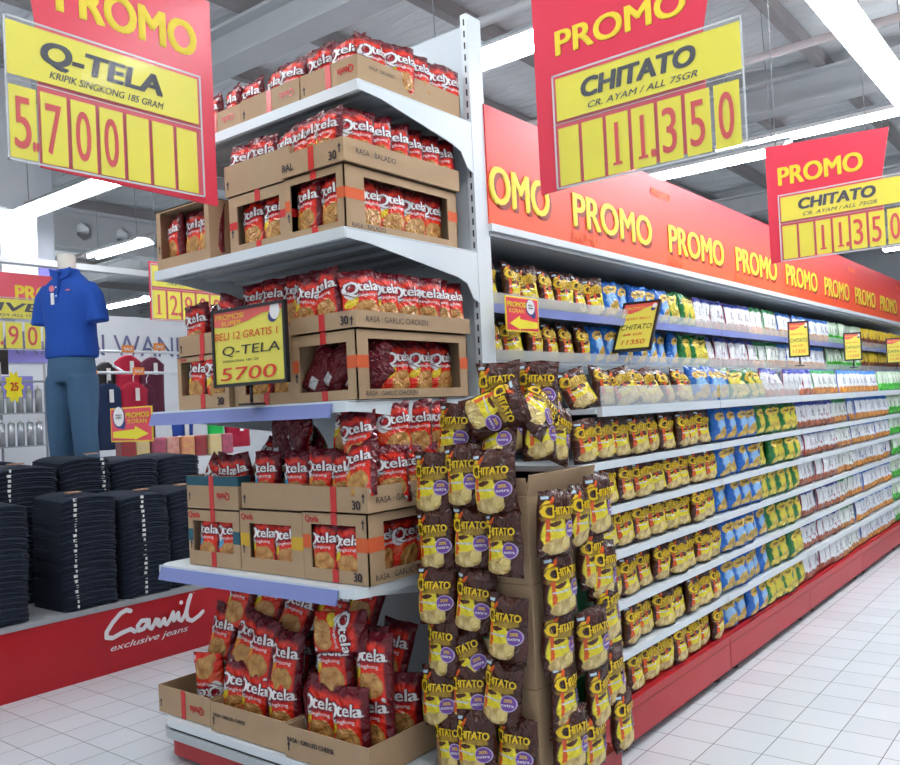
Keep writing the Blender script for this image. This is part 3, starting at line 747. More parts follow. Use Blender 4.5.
# ------------------------------------------------------------------ brown crisps tower at the corner
TG = 'brown crisps bags on the corner carton tower'
def tower():
    x0, x1, y0, y1 = 2.29, 2.72, 1.56, 2.00
    mb = MB(); mb.box(x0-.02, x1+.06, y0-.03, y1, .02, .16, REDK)
    tag(mb.build('plinth'), 'red metal plinth under the corner tower of brown crisps bags', 'plinth')
    hs = [(.16, .34), (.50, .34), (.84, .29)]
    nm = ['lowest', 'middle', 'topmost']
    for i, (z, h) in enumerate(hs):
        t = thing('carton', '%s closed carton inside the corner tower hung with brown bags' % nm[i], 'carton', ((x0+x1)/2, (y0+y1)/2, z), 0, 'cartons of the corner tower')
        mb = MB(); a, b = (x1-x0)/2, (y1-y0)/2
        mb.box(-a, a, -b, b, 0, h-.002, CARD); 
        for k in range(6): mb.box(-a+.06+k*.004, -a+.075+k*.004, -b-.0015, -b, h*.45+k*.018, h*.45+k*.018+.007, SHADOWINK)
        mb.build('carton_body', t, .004)
        mb = MB(); mb.box(a-.20, a+.001, -b-.002, -b+.0, h*.42, h*.9, GTAPE); m3 = MB(); m3.box(-a-.002, -a, -b+.05, b-.02, h*.42, h*.55, GTAPE); m3.build('tape', t)['label'] = 'green label tape'
        mb.build('tape', t)['label'] = 'green label tape'
        if i == 2:
            mb = MB()
            T = Matrix.Translation((0, -b, h)) @ Matrix.Rotation(R(12), 4, 'X')
            mb.box(-a, a, 0, .005, 0, .07, CARD, T); mb.build('flap', t)
            mb = MB(); T = Matrix.Translation((-a, 0, h)) @ Matrix.Rotation(R(-8), 4, 'Y')
            mb.box(0, .005, -b, b, 0, .06, CARD, T); mb.build('flap', t)
tower()
Lf = [(1.922, 1.174), (1.783, 1.199), (1.63, 1.181), (1.911, .976), (1.765, .991), (1.613, .983), (1.919, .785), (1.783, .775), (1.626, .706), (1.912, .606), (1.922, .432), (1.798, .457), (1.671, .491), (1.873, .287), (1.756, .311), (1.621, .312), (1.77, .58)]
for i, (y, z) in enumerate(Lf):
    d = (0, .012, -.03)[i % 3] if i < 9 else rnd.uniform(-.03, .01)
    rl = (.0, .02, .03, .05, .0, .02, -.02, -.15, -.05, 0, 0, .05, -.12, .1, 0, -.03, .4)[i]
    zb = z-.107
    x = 2.245+d*.6 if i != 16 else 2.27
    bag(CH_T[i % 4], (x, y, zb), FR+rnd.uniform(-.12, .12)+.05, 'brown crisps bag, %s on the tower left face counting across then down' % ORD[i] if i < 14 else 'brown crisps bag %s on the tower left face near its foot' % ['left of centre', 'nearest the corner', 'half hidden behind others'][i-14], TG, rnd.uniform(-.06, .04), -rl)
Rt = [(2.309, 1.038), (2.472, 1.039), (2.611, 1.066), (2.585, .877), (2.339, .838), (2.623, .828), (2.651, .682), (2.334, .651), (2.524, .614), (2.342, .474), (2.552, .414), (2.699, .435), (2.346, .323), (2.517, .268), (2.712, .273)]
for i, (x, z) in enumerate(Rt):
    bag(CH_T[(i+1) % 4], (x+.03, 1.505+(.01 if i % 2 else -.01), z-.107), rnd.uniform(-.2, .1), 'brown crisps bag on the tower right face, %s counting across then down' % (ORD[i] if i < 14 else 'the last one'), TG, rnd.uniform(-.06, .04), rnd.uniform(-.08, .12))
loose = [(2.33, 1.90, 1.235, FR, -.15, .05, 'back left in the upper heap above the tower'), (2.30, 1.69, 1.225, FR, -.35, -.05, 'middle of the heap on the tower top'),
         (2.44, 1.60, 1.235, -.35, -.1, .03, 'standing upright behind the torn flap of the tower'), (2.60, 1.64, 1.215, -.1, -.1, .35, 'leaning right behind the torn flap of the tower'),
         (2.36, 1.70, 1.37, FR+.35, -.15, -.05, 'standing second from the left on the tower heap top'), (2.52, 1.66, 1.37, FR+.5, -.12, .06, 'standing large in the centre of the tower heap top'),
         (2.36, 1.60, 1.36, FR+.7, -.9, .8, 'crumpled on its side at the front of the tower heap'), (2.28, 1.78, 1.38, FR, -.3, 1.2, 'crumpled at the left tip of the tower heap'),
         (2.68, 1.70, 1.36, -.2, -.5, .6, 'lying at the right end of the tower heap beside the clear fence'), (2.45, 1.80, 1.24, FR, -.2, 0, 'hidden at the core of the tower heap'),
         (2.42, 1.9, 1.24, FR, -.2, .1, 'second one at the back left of the tower heap'), (2.60, 1.82, 1.25, -.3, -.2, 0, 'deep in the heap behind the leaning bag'), (2.52, 1.80, 1.36, FR+.4, -.1, .2, 'behind the large centre bag of the tower heap')]
for i, (x, y, z, rz, tl, rl, w) in enumerate(loose):
    bag(CH_T[i % 4], (x, y, z), rz, 'brown crisps bag '+w, TG, tl, rl)

# ------------------------------------------------------------------ long gondola
BAYX = [2.945, 4.19, 5.556, 6.92, 8.28, 9.64, 11.0, 12.36]
FY = 1.65; CYB = 2.66
LV = [.41, .615, .82, 1.005, 1.19]
BN = ['nearest', 'second', 'third', 'fourth', 'fifth', 'sixth', 'seventh']
def bay(i):
    x0, x1 = BAYX[i], BAYX[i+1]; W = x1-x0
    if i == 0: x0v = 2.80
    t = thing('gondola_bay', 'white steel shelf bay with red kick plate, the %s bay of the long aisle gondola' % BN[i], 'shelf unit', ((x0+x1)/2, FY, 0), 0, 'bays of the long aisle gondola')
    a = W/2-.003; al = -a-.15 if i == 0 else -a
    mb = MB(); mb.box(al, a, 0, .015, .04, .205, REDK)
    mb.box(al, a, -.002, .0, .165, .169, SHADOWINK)
    mb.build('kick_plate', t)
    for sx in (-a+.15, a-.1):
        mb = MB(); mb.tube([(sx, .06, 0), (sx, .06, .012)], .035, BLACK, 12); mb.tube([(sx, .06, .012), (sx, .06, .06)], .012, BLACK, 8); mb.build('foot', t)
    mb = MB(); mb.box(-a, a, .016, .98, .19, .215, REDK); mb.box(al, -a, .016, .42, .19, .215, REDK); mb.build('base_deck', t)
    mb = MB(); mb.box(-a, a, .985, 1.0, .1, 2.15, DGREY); mb.build('back_panel', t)
    for z in LV:
        mb = MB(); mb.box(-a, a, .012, .97, z-.025, z-.003, WHITE); mb.box(al, -a+.001, .012, .42, z-.025, z-.003, WHITE); s = mb.build('shelf', t)
        mb = MB(); mb.box(al, a-.004, -.004, .010, z-.031, z-.001, WHITE); mb.build('price_rail', s)
    if i < 6:
        mb = MB(); mb.box(-a, a, .012, .97, 1.38, 1.40, WHITE); s = mb.build('shelf', t)
        mb = MB(); mb.box(-a+.01, a, -.014, .010, 1.368, 1.408, WHITE); mb.build('price_rail', s)
        if i < 2:
            mb = MB(); mb.box(-a+.01, a-.02, -.012, -.009, 1.408, 1.49, CLEAR); mb.build('fence', s)['label'] = 'clear plastic fence'
    for z, rl in ((1.625, None), (1.875, PURP)):
        mb = MB(); mb.box(-a, a, .50, .98, z-.025, z-.004, WHITE if rl is None else GREYM); s = mb.build('shelf', t)
        mb = MB(); mb.box(-a, a, .485, .50, z-(.04 if rl or i > 2 else .015), z, rl or (PURP if i > 2 else GREYM)); mb.build('price_rail', s)['label'] = 'lilac price rail'
        mb = MB(); mb.box(-a, a, .486, .489, z+.001, z+.05, CLEAR); mb.build('fence', s)['label'] = 'low clear plastic fence'
for i in range(7): bay(i)

KN = {'brown': 'brown crisps bag', 'blue': 'blue crisps bag', 'green': 'green and yellow crisps bag', 'navy': 'white snack bag with navy top',
      'wgreen': 'white snack bag with green top', 'sky': 'white snack bag with sky blue top', 'pale': 'pale green snack bag', 'yellow': 'yellow and brown snack bag'}
def kind_at(b, f, row):
    """which product stands at fraction f of bay b in row (0..5 lower, 6 deep shelf, 7 second, 8 top)"""
    if row <= 5:
        if b == 0: return 'brown'
        if b == 1: return 'blue' if f < (.5 if row in (0, 1, 2) else .42 if row != 5 else .5) else 'green'
        if b == 2: return 'navy' if f < .65 else 'wgreen'
        if b == 3: return 'sky'
        if b == 4: return 'pale'
        return 'pale' if f < .5 else 'sky'
    if row == 6:
        if b == 0: return 'brown' if f < .8 else 'blue'
        if b == 1: return 'blue' if f < .2 else 'green' if f < .72 else 'navy'
        if b == 2: return 'navy' if f < .5 else 'wgreen'
        if b == 3: return 'sky'
        return 'pale'
    if row == 7:
        if b == 0: return 'brown' if f < .74 else 'blue'
        if b == 1: return 'blue' if f < .6 else 'green' if f < .9 else 'navy'
        if b == 2: return 'navy' if f < .6 else 'wgreen'
        if b == 3: return 'sky'
        if b == 4: return 'pale'
        return 'yellow'
    if b == 0: return 'brown' if f < .88 else 'blue'
    if b == 1: return 'blue' if f < .45 else 'green' if f < .78 else 'navy'
    if b == 2: return 'navy' if f < .6 else 'wgreen'
    if b == 3: return 'sky'
    if b == 4: return 'pale'
    return 'yellow'
ROWZ = [.216, .411, .616, .821, 1.006, 1.191, 1.402, 1.627, 1.877]
RN = ['floor row', 'second row up', 'third row up', 'fourth row up', 'fifth row up', 'sixth row up', 'deep shelf', 'row under top', 'top row']
FAR = MB()
def place(k, me, loc, rz, lab, grp, tilt, roll, sc, b):
    if b < 4: bag(me, loc, rz, lab, grp, tilt, roll, sc, 'potato_crisps_bag' if k in ('brown', 'blue', 'green') else 'snack_bag'); return
    from mathutils import Euler
    T = Matrix.LocRotScale(Vector(loc), Euler((tilt, roll, rz)), Vector(sc)); o = len(FAR.v)
    FAR.v += [tuple(T @ v.co) for v in me.vertices]; ul = me.uv_layers[0].data
    for p in me.polygons:
        FAR.uv[len(FAR.f)] = [tuple(ul[li].uv) for li in p.loop_indices]
        FAR.f.append(tuple(o+i for i in p.vertices)); FAR.mi.append(FAR.m(me.materials[p.material_index])); FAR.sm.append(True)
def pick(k): return CH_S[rnd.randrange(4)] if k == 'brown' else GEN[k][rnd.randrange(3)]
for b in range(7):
    x0, x1 = BAYX[b], BAYX[b+1]
    for row in range(9):
        if b >= 5 and row in (6,): pass
        a0 = x0-.10 if b == 0 and row < 6 else x0+.03
        x = a0+.055; n = 0
        while x < x1-.05:
            f = (x-x0)/(x1-x0); k = kind_at(b, f, row); thin = k not in ('brown', 'blue', 'green')
            me = pick(k); lab = '%s, %s from left, %s, %s bay' % (KN[k], ORD[n], RN[row], BN[b])
            grp = '%ss on the long aisle gondola' % KN[k]
            if row <= 5:
                place(k, me, (x, FY+.042+rnd.uniform(-.012, .01), ROWZ[row]), rnd.uniform(-.32, .12), lab, grp, rnd.uniform(-.10, .0), rnd.uniform(-.07, .07), (1.05, 1, .97*(1.05, 1, 1, 1, .95, 1)[row]), b)
            elif row == 6:
                if b < 2: place(k, me, (x, FY+.075+rnd.uniform(-.02, .02), ROWZ[row]), rnd.uniform(-.5, .2), lab, grp, -.30+rnd.uniform(-.15, .1), rnd.uniform(-.3, .3), (1.08, 1, 1.02), b)
                else: place(k, me, (x, FY+.09, ROWZ[row]), rnd.uniform(-.3, .1), lab, grp, -.1, rnd.uniform(-.06, .06), (1.04, 1, 1), b)
            else:
                place(k, me, (x, FY+.55+rnd.uniform(-.01, .01), ROWZ[row]), rnd.uniform(-.35, .15), lab, grp, rnd.uniform(-.12, 0), rnd.uniform(-.08, .08), (1.04, 1, 1.16 if row == 8 else 1.12), b)
            x += (.118 if thin else .146)+rnd.uniform(-.004, .014); n += 1
            if n >= 14: break
far_o = FAR.build('snack_bags'); far_o['kind'] = 'stuff'
tag(far_o, 'pale green, white and yellow snack bags filling the farthest gondola bays', 'snack bags')

# ------------------------------------------------------------------ banner
def banner():
    X0, X1 = 2.93, 13.2; Y = 2.12
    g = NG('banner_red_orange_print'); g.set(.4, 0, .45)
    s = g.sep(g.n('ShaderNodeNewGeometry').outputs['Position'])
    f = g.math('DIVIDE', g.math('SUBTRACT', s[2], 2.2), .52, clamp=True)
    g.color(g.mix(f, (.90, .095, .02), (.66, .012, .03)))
    t = thing('promo_banner', 'long red and orange promotional banner running along the top of the gondola', 'banner', (X0, Y, 2.183))
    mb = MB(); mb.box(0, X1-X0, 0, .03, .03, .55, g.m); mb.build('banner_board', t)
    mb = MB(); mb.box(0, X1-X0, -.012, .02, 0, .032, WHITE); mb.build('trim_strip', t)
    mb = MB(); mb.box(0, X1-X0, 0, .52, -.02, 0, GREYM); mb.build('soffit', t)
    GH = mat('faint_orange_lettering', (.92, .16, .045), .5, var=.02)
    def word(w, x, width):
        wb = MB()
        text(wb, w, x+.018, .125-.012, .172, SHADOWINK, y=-.0015, w=width, bold=.035)
        text(wb, w, x, .125, .172, YTXT, y=-.003, w=width, bold=.03)
        wb.build('promo_word', t)['label'] = 'yellow lettering with dark edge'
    def ghost(x, z, h, w):
        wb = MB(); text(wb, 'PROMO', x, z, h, GH, y=-.0014, w=w, bold=.02); wb.build('faint_word', t)['label'] = 'faint orange lettering'
    word('OMO', .01, .47)
    x = 3.64-X0; k = 0
    while x < X1-X0-.9:
        word('PROMO', x, .87)
        ghost(x-.02, .045, .055, .26)
        if k % 2 == 0: ghost(x+.9, .43, .05, .26)
        x += 1.112; k += 1
banner()

# ------------------------------------------------------------------ hanging price boards
def price_board(loc, rz, label, board, promo, sleeve, name_txt, sub_txt, digits, ncard, hang, slots=None):
    """local frame: x right, z up, facing -Y. board: polygon; sleeve=(x0,x1,z0,z1)"""
    t = thing('price_board', label, 'price board', loc, rz, 'hanging promotion price boards')
    mb = MB(); mb.prism(board, 1, 0, .006, REDCARD)
    if promo:
        px, pz, ph, pw, pr = promo
        text(mb, 'PROMO', px, pz, ph, YTXT, y=-.0012, w=pw, bold=.03, rot=pr)
    mb.build('board', t)
    x0, x1, z0, z1 = sleeve
    h = z1-z0
    mb = MB(); mb.box(x0, x1, -.016, -.0145, z0, z1, SLEEVE)
    fr = mat('clear_sleeve_rim', (.62, .64, .66), .2)
    for a in ((x0, x0+.006, z0, z1), (x1-.006, x1, z0, z1), (x0, x1, z0, z0+.006), (x0, x1, z1-.006, z1), (x0, x1, z0+h*.56, z0+h*.565)): mb.box(a[0], a[1], -.018, -.016, a[2], a[3], fr)
    mb.build('plastic_sleeve', t)
    mb = MB(); mb.box(x0+.01, x1-.01, -.010, -.008, z0+h*.60, z1-.012, YELLOW)
    w = x1-x0
    text(mb, name_txt, x0+w*.17, z0+h*.745, h*.16, BLACKINK, y=-.0115, w=w*.60, bold=.045, shear=.15)
    text(mb, sub_txt, x0+w*.20, z0+h*.64, h*.055, BLACKINK, y=-.0115, w=w*.58, bold=.01, shear=.3)
    ns = mb.build('name_strip', t); ns['label'] = 'yellow strip with black marker lettering'
    cw = (w-.02)/ncard; 
    start = ncard-len(digits) if hang == 'right' else 0
    for i in range(ncard):
        mb = MB(); a = x0+.012+i*cw
        mb.box(a, a+cw*.86, -.010, -.008, z0+.012, z0+h*.53, YELLOW)
        k = i-start
        if 0 <= k < len(digits):
            text(mb, digits[k], a+cw*.40, z0+h*.10, h*.38, REDINK, y=-.0115, w=cw*(.50 if digits[k] != '1' else .13), bold=.006, center=True)
            if digits[k] == '1': mb.box(a+cw*.22, a+cw*.58, -.0122, -.0115, z0+h*.10, z0+h*.122, REDINK)
            if len(digits) == 5 and k == 1 or len(digits) == 4 and k == 0 and digits[0] == '5': text(mb, '.', a+cw*.74, z0+h*.10, h*.36, REDINK, y=-.0115, w=cw*.1)
        mb.build('price_card', t)
    mb = MB()
    for x in (board[0][0]+.05, board[2][0]-.10): mb.tube([(x, .003, board[1][1] if False else max(p[1] for p in board)-.03), (x+.01, .003, 5.0-loc[2])], .0022, GREYM, 6)
    mb.build('hanging_wire', t)
    return t
# left board, plane Y=2.6 (X 1.16..1.90)
price_board((1.155, 2.6, 2.23), 0, 'large red price board at the upper left reading 5.700',
            [(.105, .0), (.105, .44), (.08, .62), (.12, .75), (.745, .74), (.745, -.018)], (.175, .512, .125, .50, .0),
            (0., .68, 0., .44), 'Q-TELA', 'KRIPIK SINGKONG 185 GRAM', '5700', 7, 'left')
# second board facing -X, origin at left edge Y=1.55
price_board((2.45, 1.55, 2.145), R(-90), 'nearest price board right of the white upright reading 11.350',
            [(0., .0), (0., .70), (.66, .66), (.60, .385), (.60, .03), (.02, 0)], (.09, .455, .085, .46, .0),
            (.075, .725, .0, .385), 'CHITATO', 'CR. AYAM / ALL 75GR', '11350', 7, 'right')
price_board((4.2, 1.345, 2.065), R(-90), 'smaller distant price board at the right edge reading 11350',
            [(0., .0), (0., .575), (.56, .545), (.52, .33), (.52, .03), (.02, 0)], (.06, .375, .09, .38, .0),
            (.055, .62, .0, .325), 'CHITATO', 'CR. AYAM / ALL 75GR', '11350', 7, 'right')
# background boards in the clothing department
price_board((2.75, 7.0, 2.065), 0, 'distant red price board left of the mannequin reading 79900', [(.05, .28), (.05, .45), (.0, .62), (.75, .62), (.75, .28)], (.40, .41, .12, .52, 0),
            (0., .76, 0., .42), 'LIVE', 'KEMEJA ALL ITEM', '79900', 5, 'left')
price_board((3.22, 5.2, 2.13), 0, 'small yellow price board behind the end shelves reading 129', [(.0, .0), (0., .40), (.60, .40), (.60, 0)], None,
            (0., .60, 0., .385), 'JEANS', 'ALL ITEM', '12900', 5, 'left')

# framed A4 stands
def frame_sign(loc, rz, label, w, h, lines, roll=0., post=0., double=False, group='framed price signs on stands'):
    t = thing('framed_sign', label, 'price sign', loc, 0, group); t.rotation_euler = (roll, 0, rz)
    mb = MB(); b = .012
    for a in ((-w/2, w/2, h-b, h), (-w/2, w/2, 0, b), (-w/2, -w/2+b, 0, h), (w/2-b, w/2, 0, h)): mb.box(a[0], a[1], -.006, .012, a[2], a[3], BLACK)
    mb.build('frame', t)
    mb = MB(); PY = mat('printed_yellow_paper', (.80, .70, .10), .4, var=.05); PR = mat('printed_pink_swoosh', (.78, .12, .10), .4)
    mb.box(-w/2+b, w/2-b, 0, .006, b, h-b, PY)
    sw = [(-w/2+b, h-b), (-w/2+b, h*.78), (-w*.25, h*.76), (0, h*.81), (w*.2, h*.88), (w/2-b, h*.90), (w/2-b, h-b)]
    mb.face([(x, -.0012, z) for x, z in sw], PR)
    disc(mb, w*.37, h*.89, w*.065, w*.08, WHITEP, y=-.0022); disc(mb, w*.34, h*.82, w*.06, w*.05, mat('dark_blue_print', (.03, .04, .2)), y=-.0018)
    for s_, x, z, hh, m_, ww in lines: text(mb, s_, x*w, z*h, hh*h, m_, y=-.003, w=ww*w, bold=.0, shear=.1)
    mb.build('poster', t)
    if post:
        mb = MB(); mb.tube([(0, .004, 0), (0, .004, -post+.01)], .006, BLACK, 8); mb.build('post', t)
        mb = MB(); mb.box(-.035, .035, -.03, .04, -post, -post+.008, BLACK); mb.build('clip_base', t)
frame_sign((2.005, 2.595, 1.553), R(-90)+.02, 'large black-framed yellow sign standing before the third end shelf', .425, .30,
           [('PROMOSI', -.44, .86, .07, YTXT, .4), ('SUPER', -.36, .78, .06, YTXT, .28), ('BELI 12 GRATIS 1', -.46, .60, .10, REDINK, .86), ('Q-TELA', -.36, .40, .12, BLACKINK, .78),
            ('SINGKONG 185 GR', -.36, .31, .03, BLACKINK, .5), ('5700', -.40, .08, .17, REDINK, .76)], post=.075)
L2 = [('PROMOSI', -.38, .84, .06, YTXT, .5), ('HEMAT BELI 2', -.38, .62, .05, REDINK, .7), ('CHITATO', -.40, .42, .11, BLACKINK, .8), ('68 GR', -.3, .30, .05, REDINK, .5), ('11350', -.3, .12, .10, REDINK, .6)]
frame_sign((4.05, 2.05, 1.69), R(-85), 'tilted black-framed yellow sign clipped to the lilac rail of the nearest bay', .215, .34, L2, roll=R(-36))
frame_sign((6.75, 1.98, 1.70), R(-75), 'upright yellow framed sign above the second and third bays', .155, .28, L2, post=.07)
frame_sign((8.40, 1.98, 1.70), R(-75), 'pale framed sign farther along the gondola than the yellow one', .155, .26, L2, post=.07)
frame_sign((10.3, 1.98, 1.70), R(-75), 'farthest small yellow framed sign at the right edge of the photo', .2, .28, L2, post=.07)

def arrow_sign(loc, rz, w, h, label, flip=False):
    t = thing('arrow_sign', label, 'promotion sign', loc, rz, 'red arrow promotion signs')
    g = -1 if flip else 1
    mb = MB(); mb.box(-w/2, w/2, 0, .005, 0, h, YTXT); mb.box(-w/2+.006, w/2-.006, -.001, 0, .006, h-.006, REDCARD); mb.build('board', t)
    mb = MB()
    ar = [(-w*.44*g, h*.12), (-w*.44*g, h*.30), (w*.10*g, h*.36), (w*.10*g, h*.46), (w*.42*g, h*.22), (w*.10*g, h*.0+.008), (w*.10*g, h*.08)]
    mb.face([(x, -.0025, z) for x, z in (ar if not flip else ar[::-1])], mat('arrow_yellow_print', (.88, .76, .03)))
    cx = -w*.28 if not flip else w*.24
    disc(mb, cx, h*.72, w*.15, w*.15, mat('dark_blue_print', (.03, .04, .2)), y=-.0022); disc(mb, cx, h*.74, w*.13, w*.13, WHITEP, y=-.003)
    disc(mb, cx+w*.08, h*.52, w*.08, w*.07, mat('dark_blue_print', (.03, .04, .2)), y=-.0021)
    tx = -w*.10 if not flip else -w*.46
    text(mb, 'PROMOSI', tx, h*.70, h*.15, YTXT, y=-.003, w=w*.55, bold=.03); text(mb, 'KORAN', tx+w*.04, h*.53, h*.13, YTXT, y=-.003, w=w*.45, bold=.0)
    text(mb, 'BELI', cx-w*.07, h*.76, h*.05, BLACKINK, y=-.0035, w=w*.14); text(mb, 'LEBIH', cx-w*.07, h*.68, h*.05, BLACKINK, y=-.0035, w=w*.14)
    mb.build('print', t)
arrow_sign((2.06, 3.52, 1.35), R(-90), .34, .155, 'red sign with yellow arrow pointing right fixed to the left of the end shelves')
arrow_sign((3.03, 2.04, 1.745), 0, .25, .15, 'small red sign with yellow arrow pointing left beside the white upright', True)

# ------------------------------------------------------------------ jeans table
YT = 4.697
t = thing('display_table', 'low red jeans display platform with grey rim and white script lettering', 'display table', (2.45, YT, 0))
mb = MB(); mb.box(-2.0, 1.45, 0, 1.75, 0, .365, REDC); mb.build('platform_body', t)
mb = MB(); mb.box(-2.01, 1.46, -.006, 1.76, .365, .395, mat('brushed_grey_trim', (.33, .34, .36), .4)); mb.build('rim', t)
LOGO = [[(2.697, 0.33), (2.672, 0.341), (2.634, 0.33), (2.583, 0.287), (2.545, 0.242), (2.543, 0.211), (2.579, 0.2), (2.637, 0.216), (2.692, 0.225), (2.719, 0.205)], [(2.796, 0.254), (2.762, 0.258), (2.735, 0.233), (2.742, 0.205), (2.773, 0.208), (2.8, 0.237), (2.808, 0.251), (2.807, 0.212), (2.823, 0.199)], [(2.823, 0.199), (2.839, 0.22), (2.853, 0.245), (2.87, 0.237), (2.865, 0.214), (2.878, 0.203)], [(2.878, 0.203), (2.906, 0.237), (2.907, 0.213), (2.923, 0.201), (2.947, 0.228), (2.967, 0.264), (2.969, 0.215)], [(2.969, 0.215), (3.0, 0.253), (3.001, 0.216), (3.017, 0.204)], [(3.02, 0.314), (3.021, 0.313)], [(3.017, 0.204), (3.044, 0.239), (3.087, 0.346), (3.067, 0.309), (3.052, 0.245), (3.057, 0.203), (3.089, 0.187), (3.138, 0.206), (3.168, 0.227)]]
mb = MB()
for q_, s_ in enumerate(LOGO): ribbon(mb, [(x-2.45, z) for x, z in s_], .026, WHITEP, y=-.002-.004*q_)
mb.build('script_logo', t)['label'] = 'white script lettering'
mb = MB()
text(mb, 'exclusive jeans', 2.565-2.45, .125, .038, WHITEP, y=-.002, w=.51, bold=.01, shear=.35)
disc(mb, 3.126-2.45, .351, .008, .008, mat('dull_pink_mark', (.6, .15, .13)), y=-.002)
mb.build('small_lettering', t)['label'] = 'small white italic lettering'

def jean_mesh(seed):
    r = random.Random(seed); mb = MB(); W, D = .30, .37; n = 10
    def layer(z0, th, inset):
        rings = []
        # profile around the slab in YZ, swept along X
        prof = []
        for k in range(7):
            a = -math.pi/2+math.pi*k/6; prof.append((-math.cos(a)*th/2+inset, math.sin(a)*th/2))
        prof = prof+[(D-.01, th/2), (D, 0), (D-.01, -th/2)]
        b = len(mb.v); m_ = len(prof)
        for i in range(n+1):
            x = -W/2+W*i/n; dr = -.022*(abs(x)/(W/2))**3
            wv = .004*math.sin(9*x/W+seed)+.002*math.sin(21*x/W+seed*2)
            e = .75 if i in (0, n) else 1
            for (y, z) in prof: mb.v.append((x, y+((wv+.035*(abs(x)/(W/2))**7) if y < .1 else 0), z0+th/2+z*e+dr-.022*max(0, 1-y/.13)**2-.010*max(0, (y-.25)/.12)**2+.0015*math.sin(14*x+y*20+seed)))
        k0 = mb.m(DENIM)
        for i in range(n):
            for j in range(m_):
                j2 = (j+1) % m_
                mb.f.append((b+i*m_+j, b+i*m_+j2, b+(i+1)*m_+j2, b+(i+1)*m_+j)); mb.mi.append(k0); mb.sm.append(True)
        mb.f.append(tuple(b+j for j in range(m_-1, -1, -1))); mb.f.append(tuple(b+n*m_+j for j in range(m_))); mb.mi += [k0, k0]; mb.sm += [False]*2
    layer(0, .0155, .004); layer(.014, .0155, 0)
    return mb.mesh('folded_jeans')
JM = [jean_mesh(i) for i in range(4)]
def jeans_stack(x, y, z0, n, name, tagx=None, patch=None, rot=0., w=1.):
    for k in range(n):
        o = bpy.data.objects.new('folded_jeans', JM[rnd.randrange(4)]); COL.objects.link(o)
        o.location = (x+rnd.uniform(-.002, .002)+.006*math.sin(k*.17+x*9), y+rnd.uniform(-.003, .003), z0+k*.0285); o.rotation_euler = (0, 0, rot+rnd.uniform(-.015, .015)); o.scale = (w*1.08, 1, 1)
        tag(o, 'dark folded jeans, %s %s' % ('topmost' if k == n-1 else 'layer %d up,' % (k+1) if k else 'lowest', name), 'folded jeans', 'folded jeans on the red platform')
        if tagx is not None:
            mb = MB(); mb.box(tagx-.006+rnd.uniform(-.006, .006), tagx+.007, -.009, -.002, -.014, .002, TAG); mb.build('size_sticker', o)
        if patch is not None and k == n-1:
            mb = MB(); mb.box(patch-.04, patch+.03, .09, .14, .026, .033, LEATHER); mb.build('leather_patch', o)
ZT = .425
jeans_stack(1.98, 4.712, ZT, 22, 'in the front stack at the left photo edge')
jeans_stack(1.62, 4.712, ZT, 22, 'in the front stack outside the left photo edge')
jeans_stack(2.49, 4.712, ZT, 22, 'in the second front stack, tall beside the first', -.09, -.04)
jeans_stack(2.84, 4.712, ZT, 21, 'in the third front stack from the left', -.03, .04, .02)
jeans_stack(3.17, 4.74, ZT, 21, 'in the fourth front stack, partly behind cartons', None, .0)
jeans_stack(1.93, 5.16, ZT, 27, 'in the back stack at the left photo edge')
jeans_stack(2.36, 5.16, ZT, 28, 'in the back stack left of the mannequin legs', -.10, -.02, 0, 1.1)
jeans_stack(2.72, 5.16, ZT, 29, 'in the back stack before the mannequin legs', .09, .09)
jeans_stack(3.05, 5.16, ZT, 28, 'in the back stack right of the mannequin legs')
jeans_stack(3.38, 5.17, ZT, 28, 'in the rightmost back stack beside the cartons')
jeans_stack(2.35, 5.60, ZT, 29, 'in the rearmost stack at left behind the mannequin')

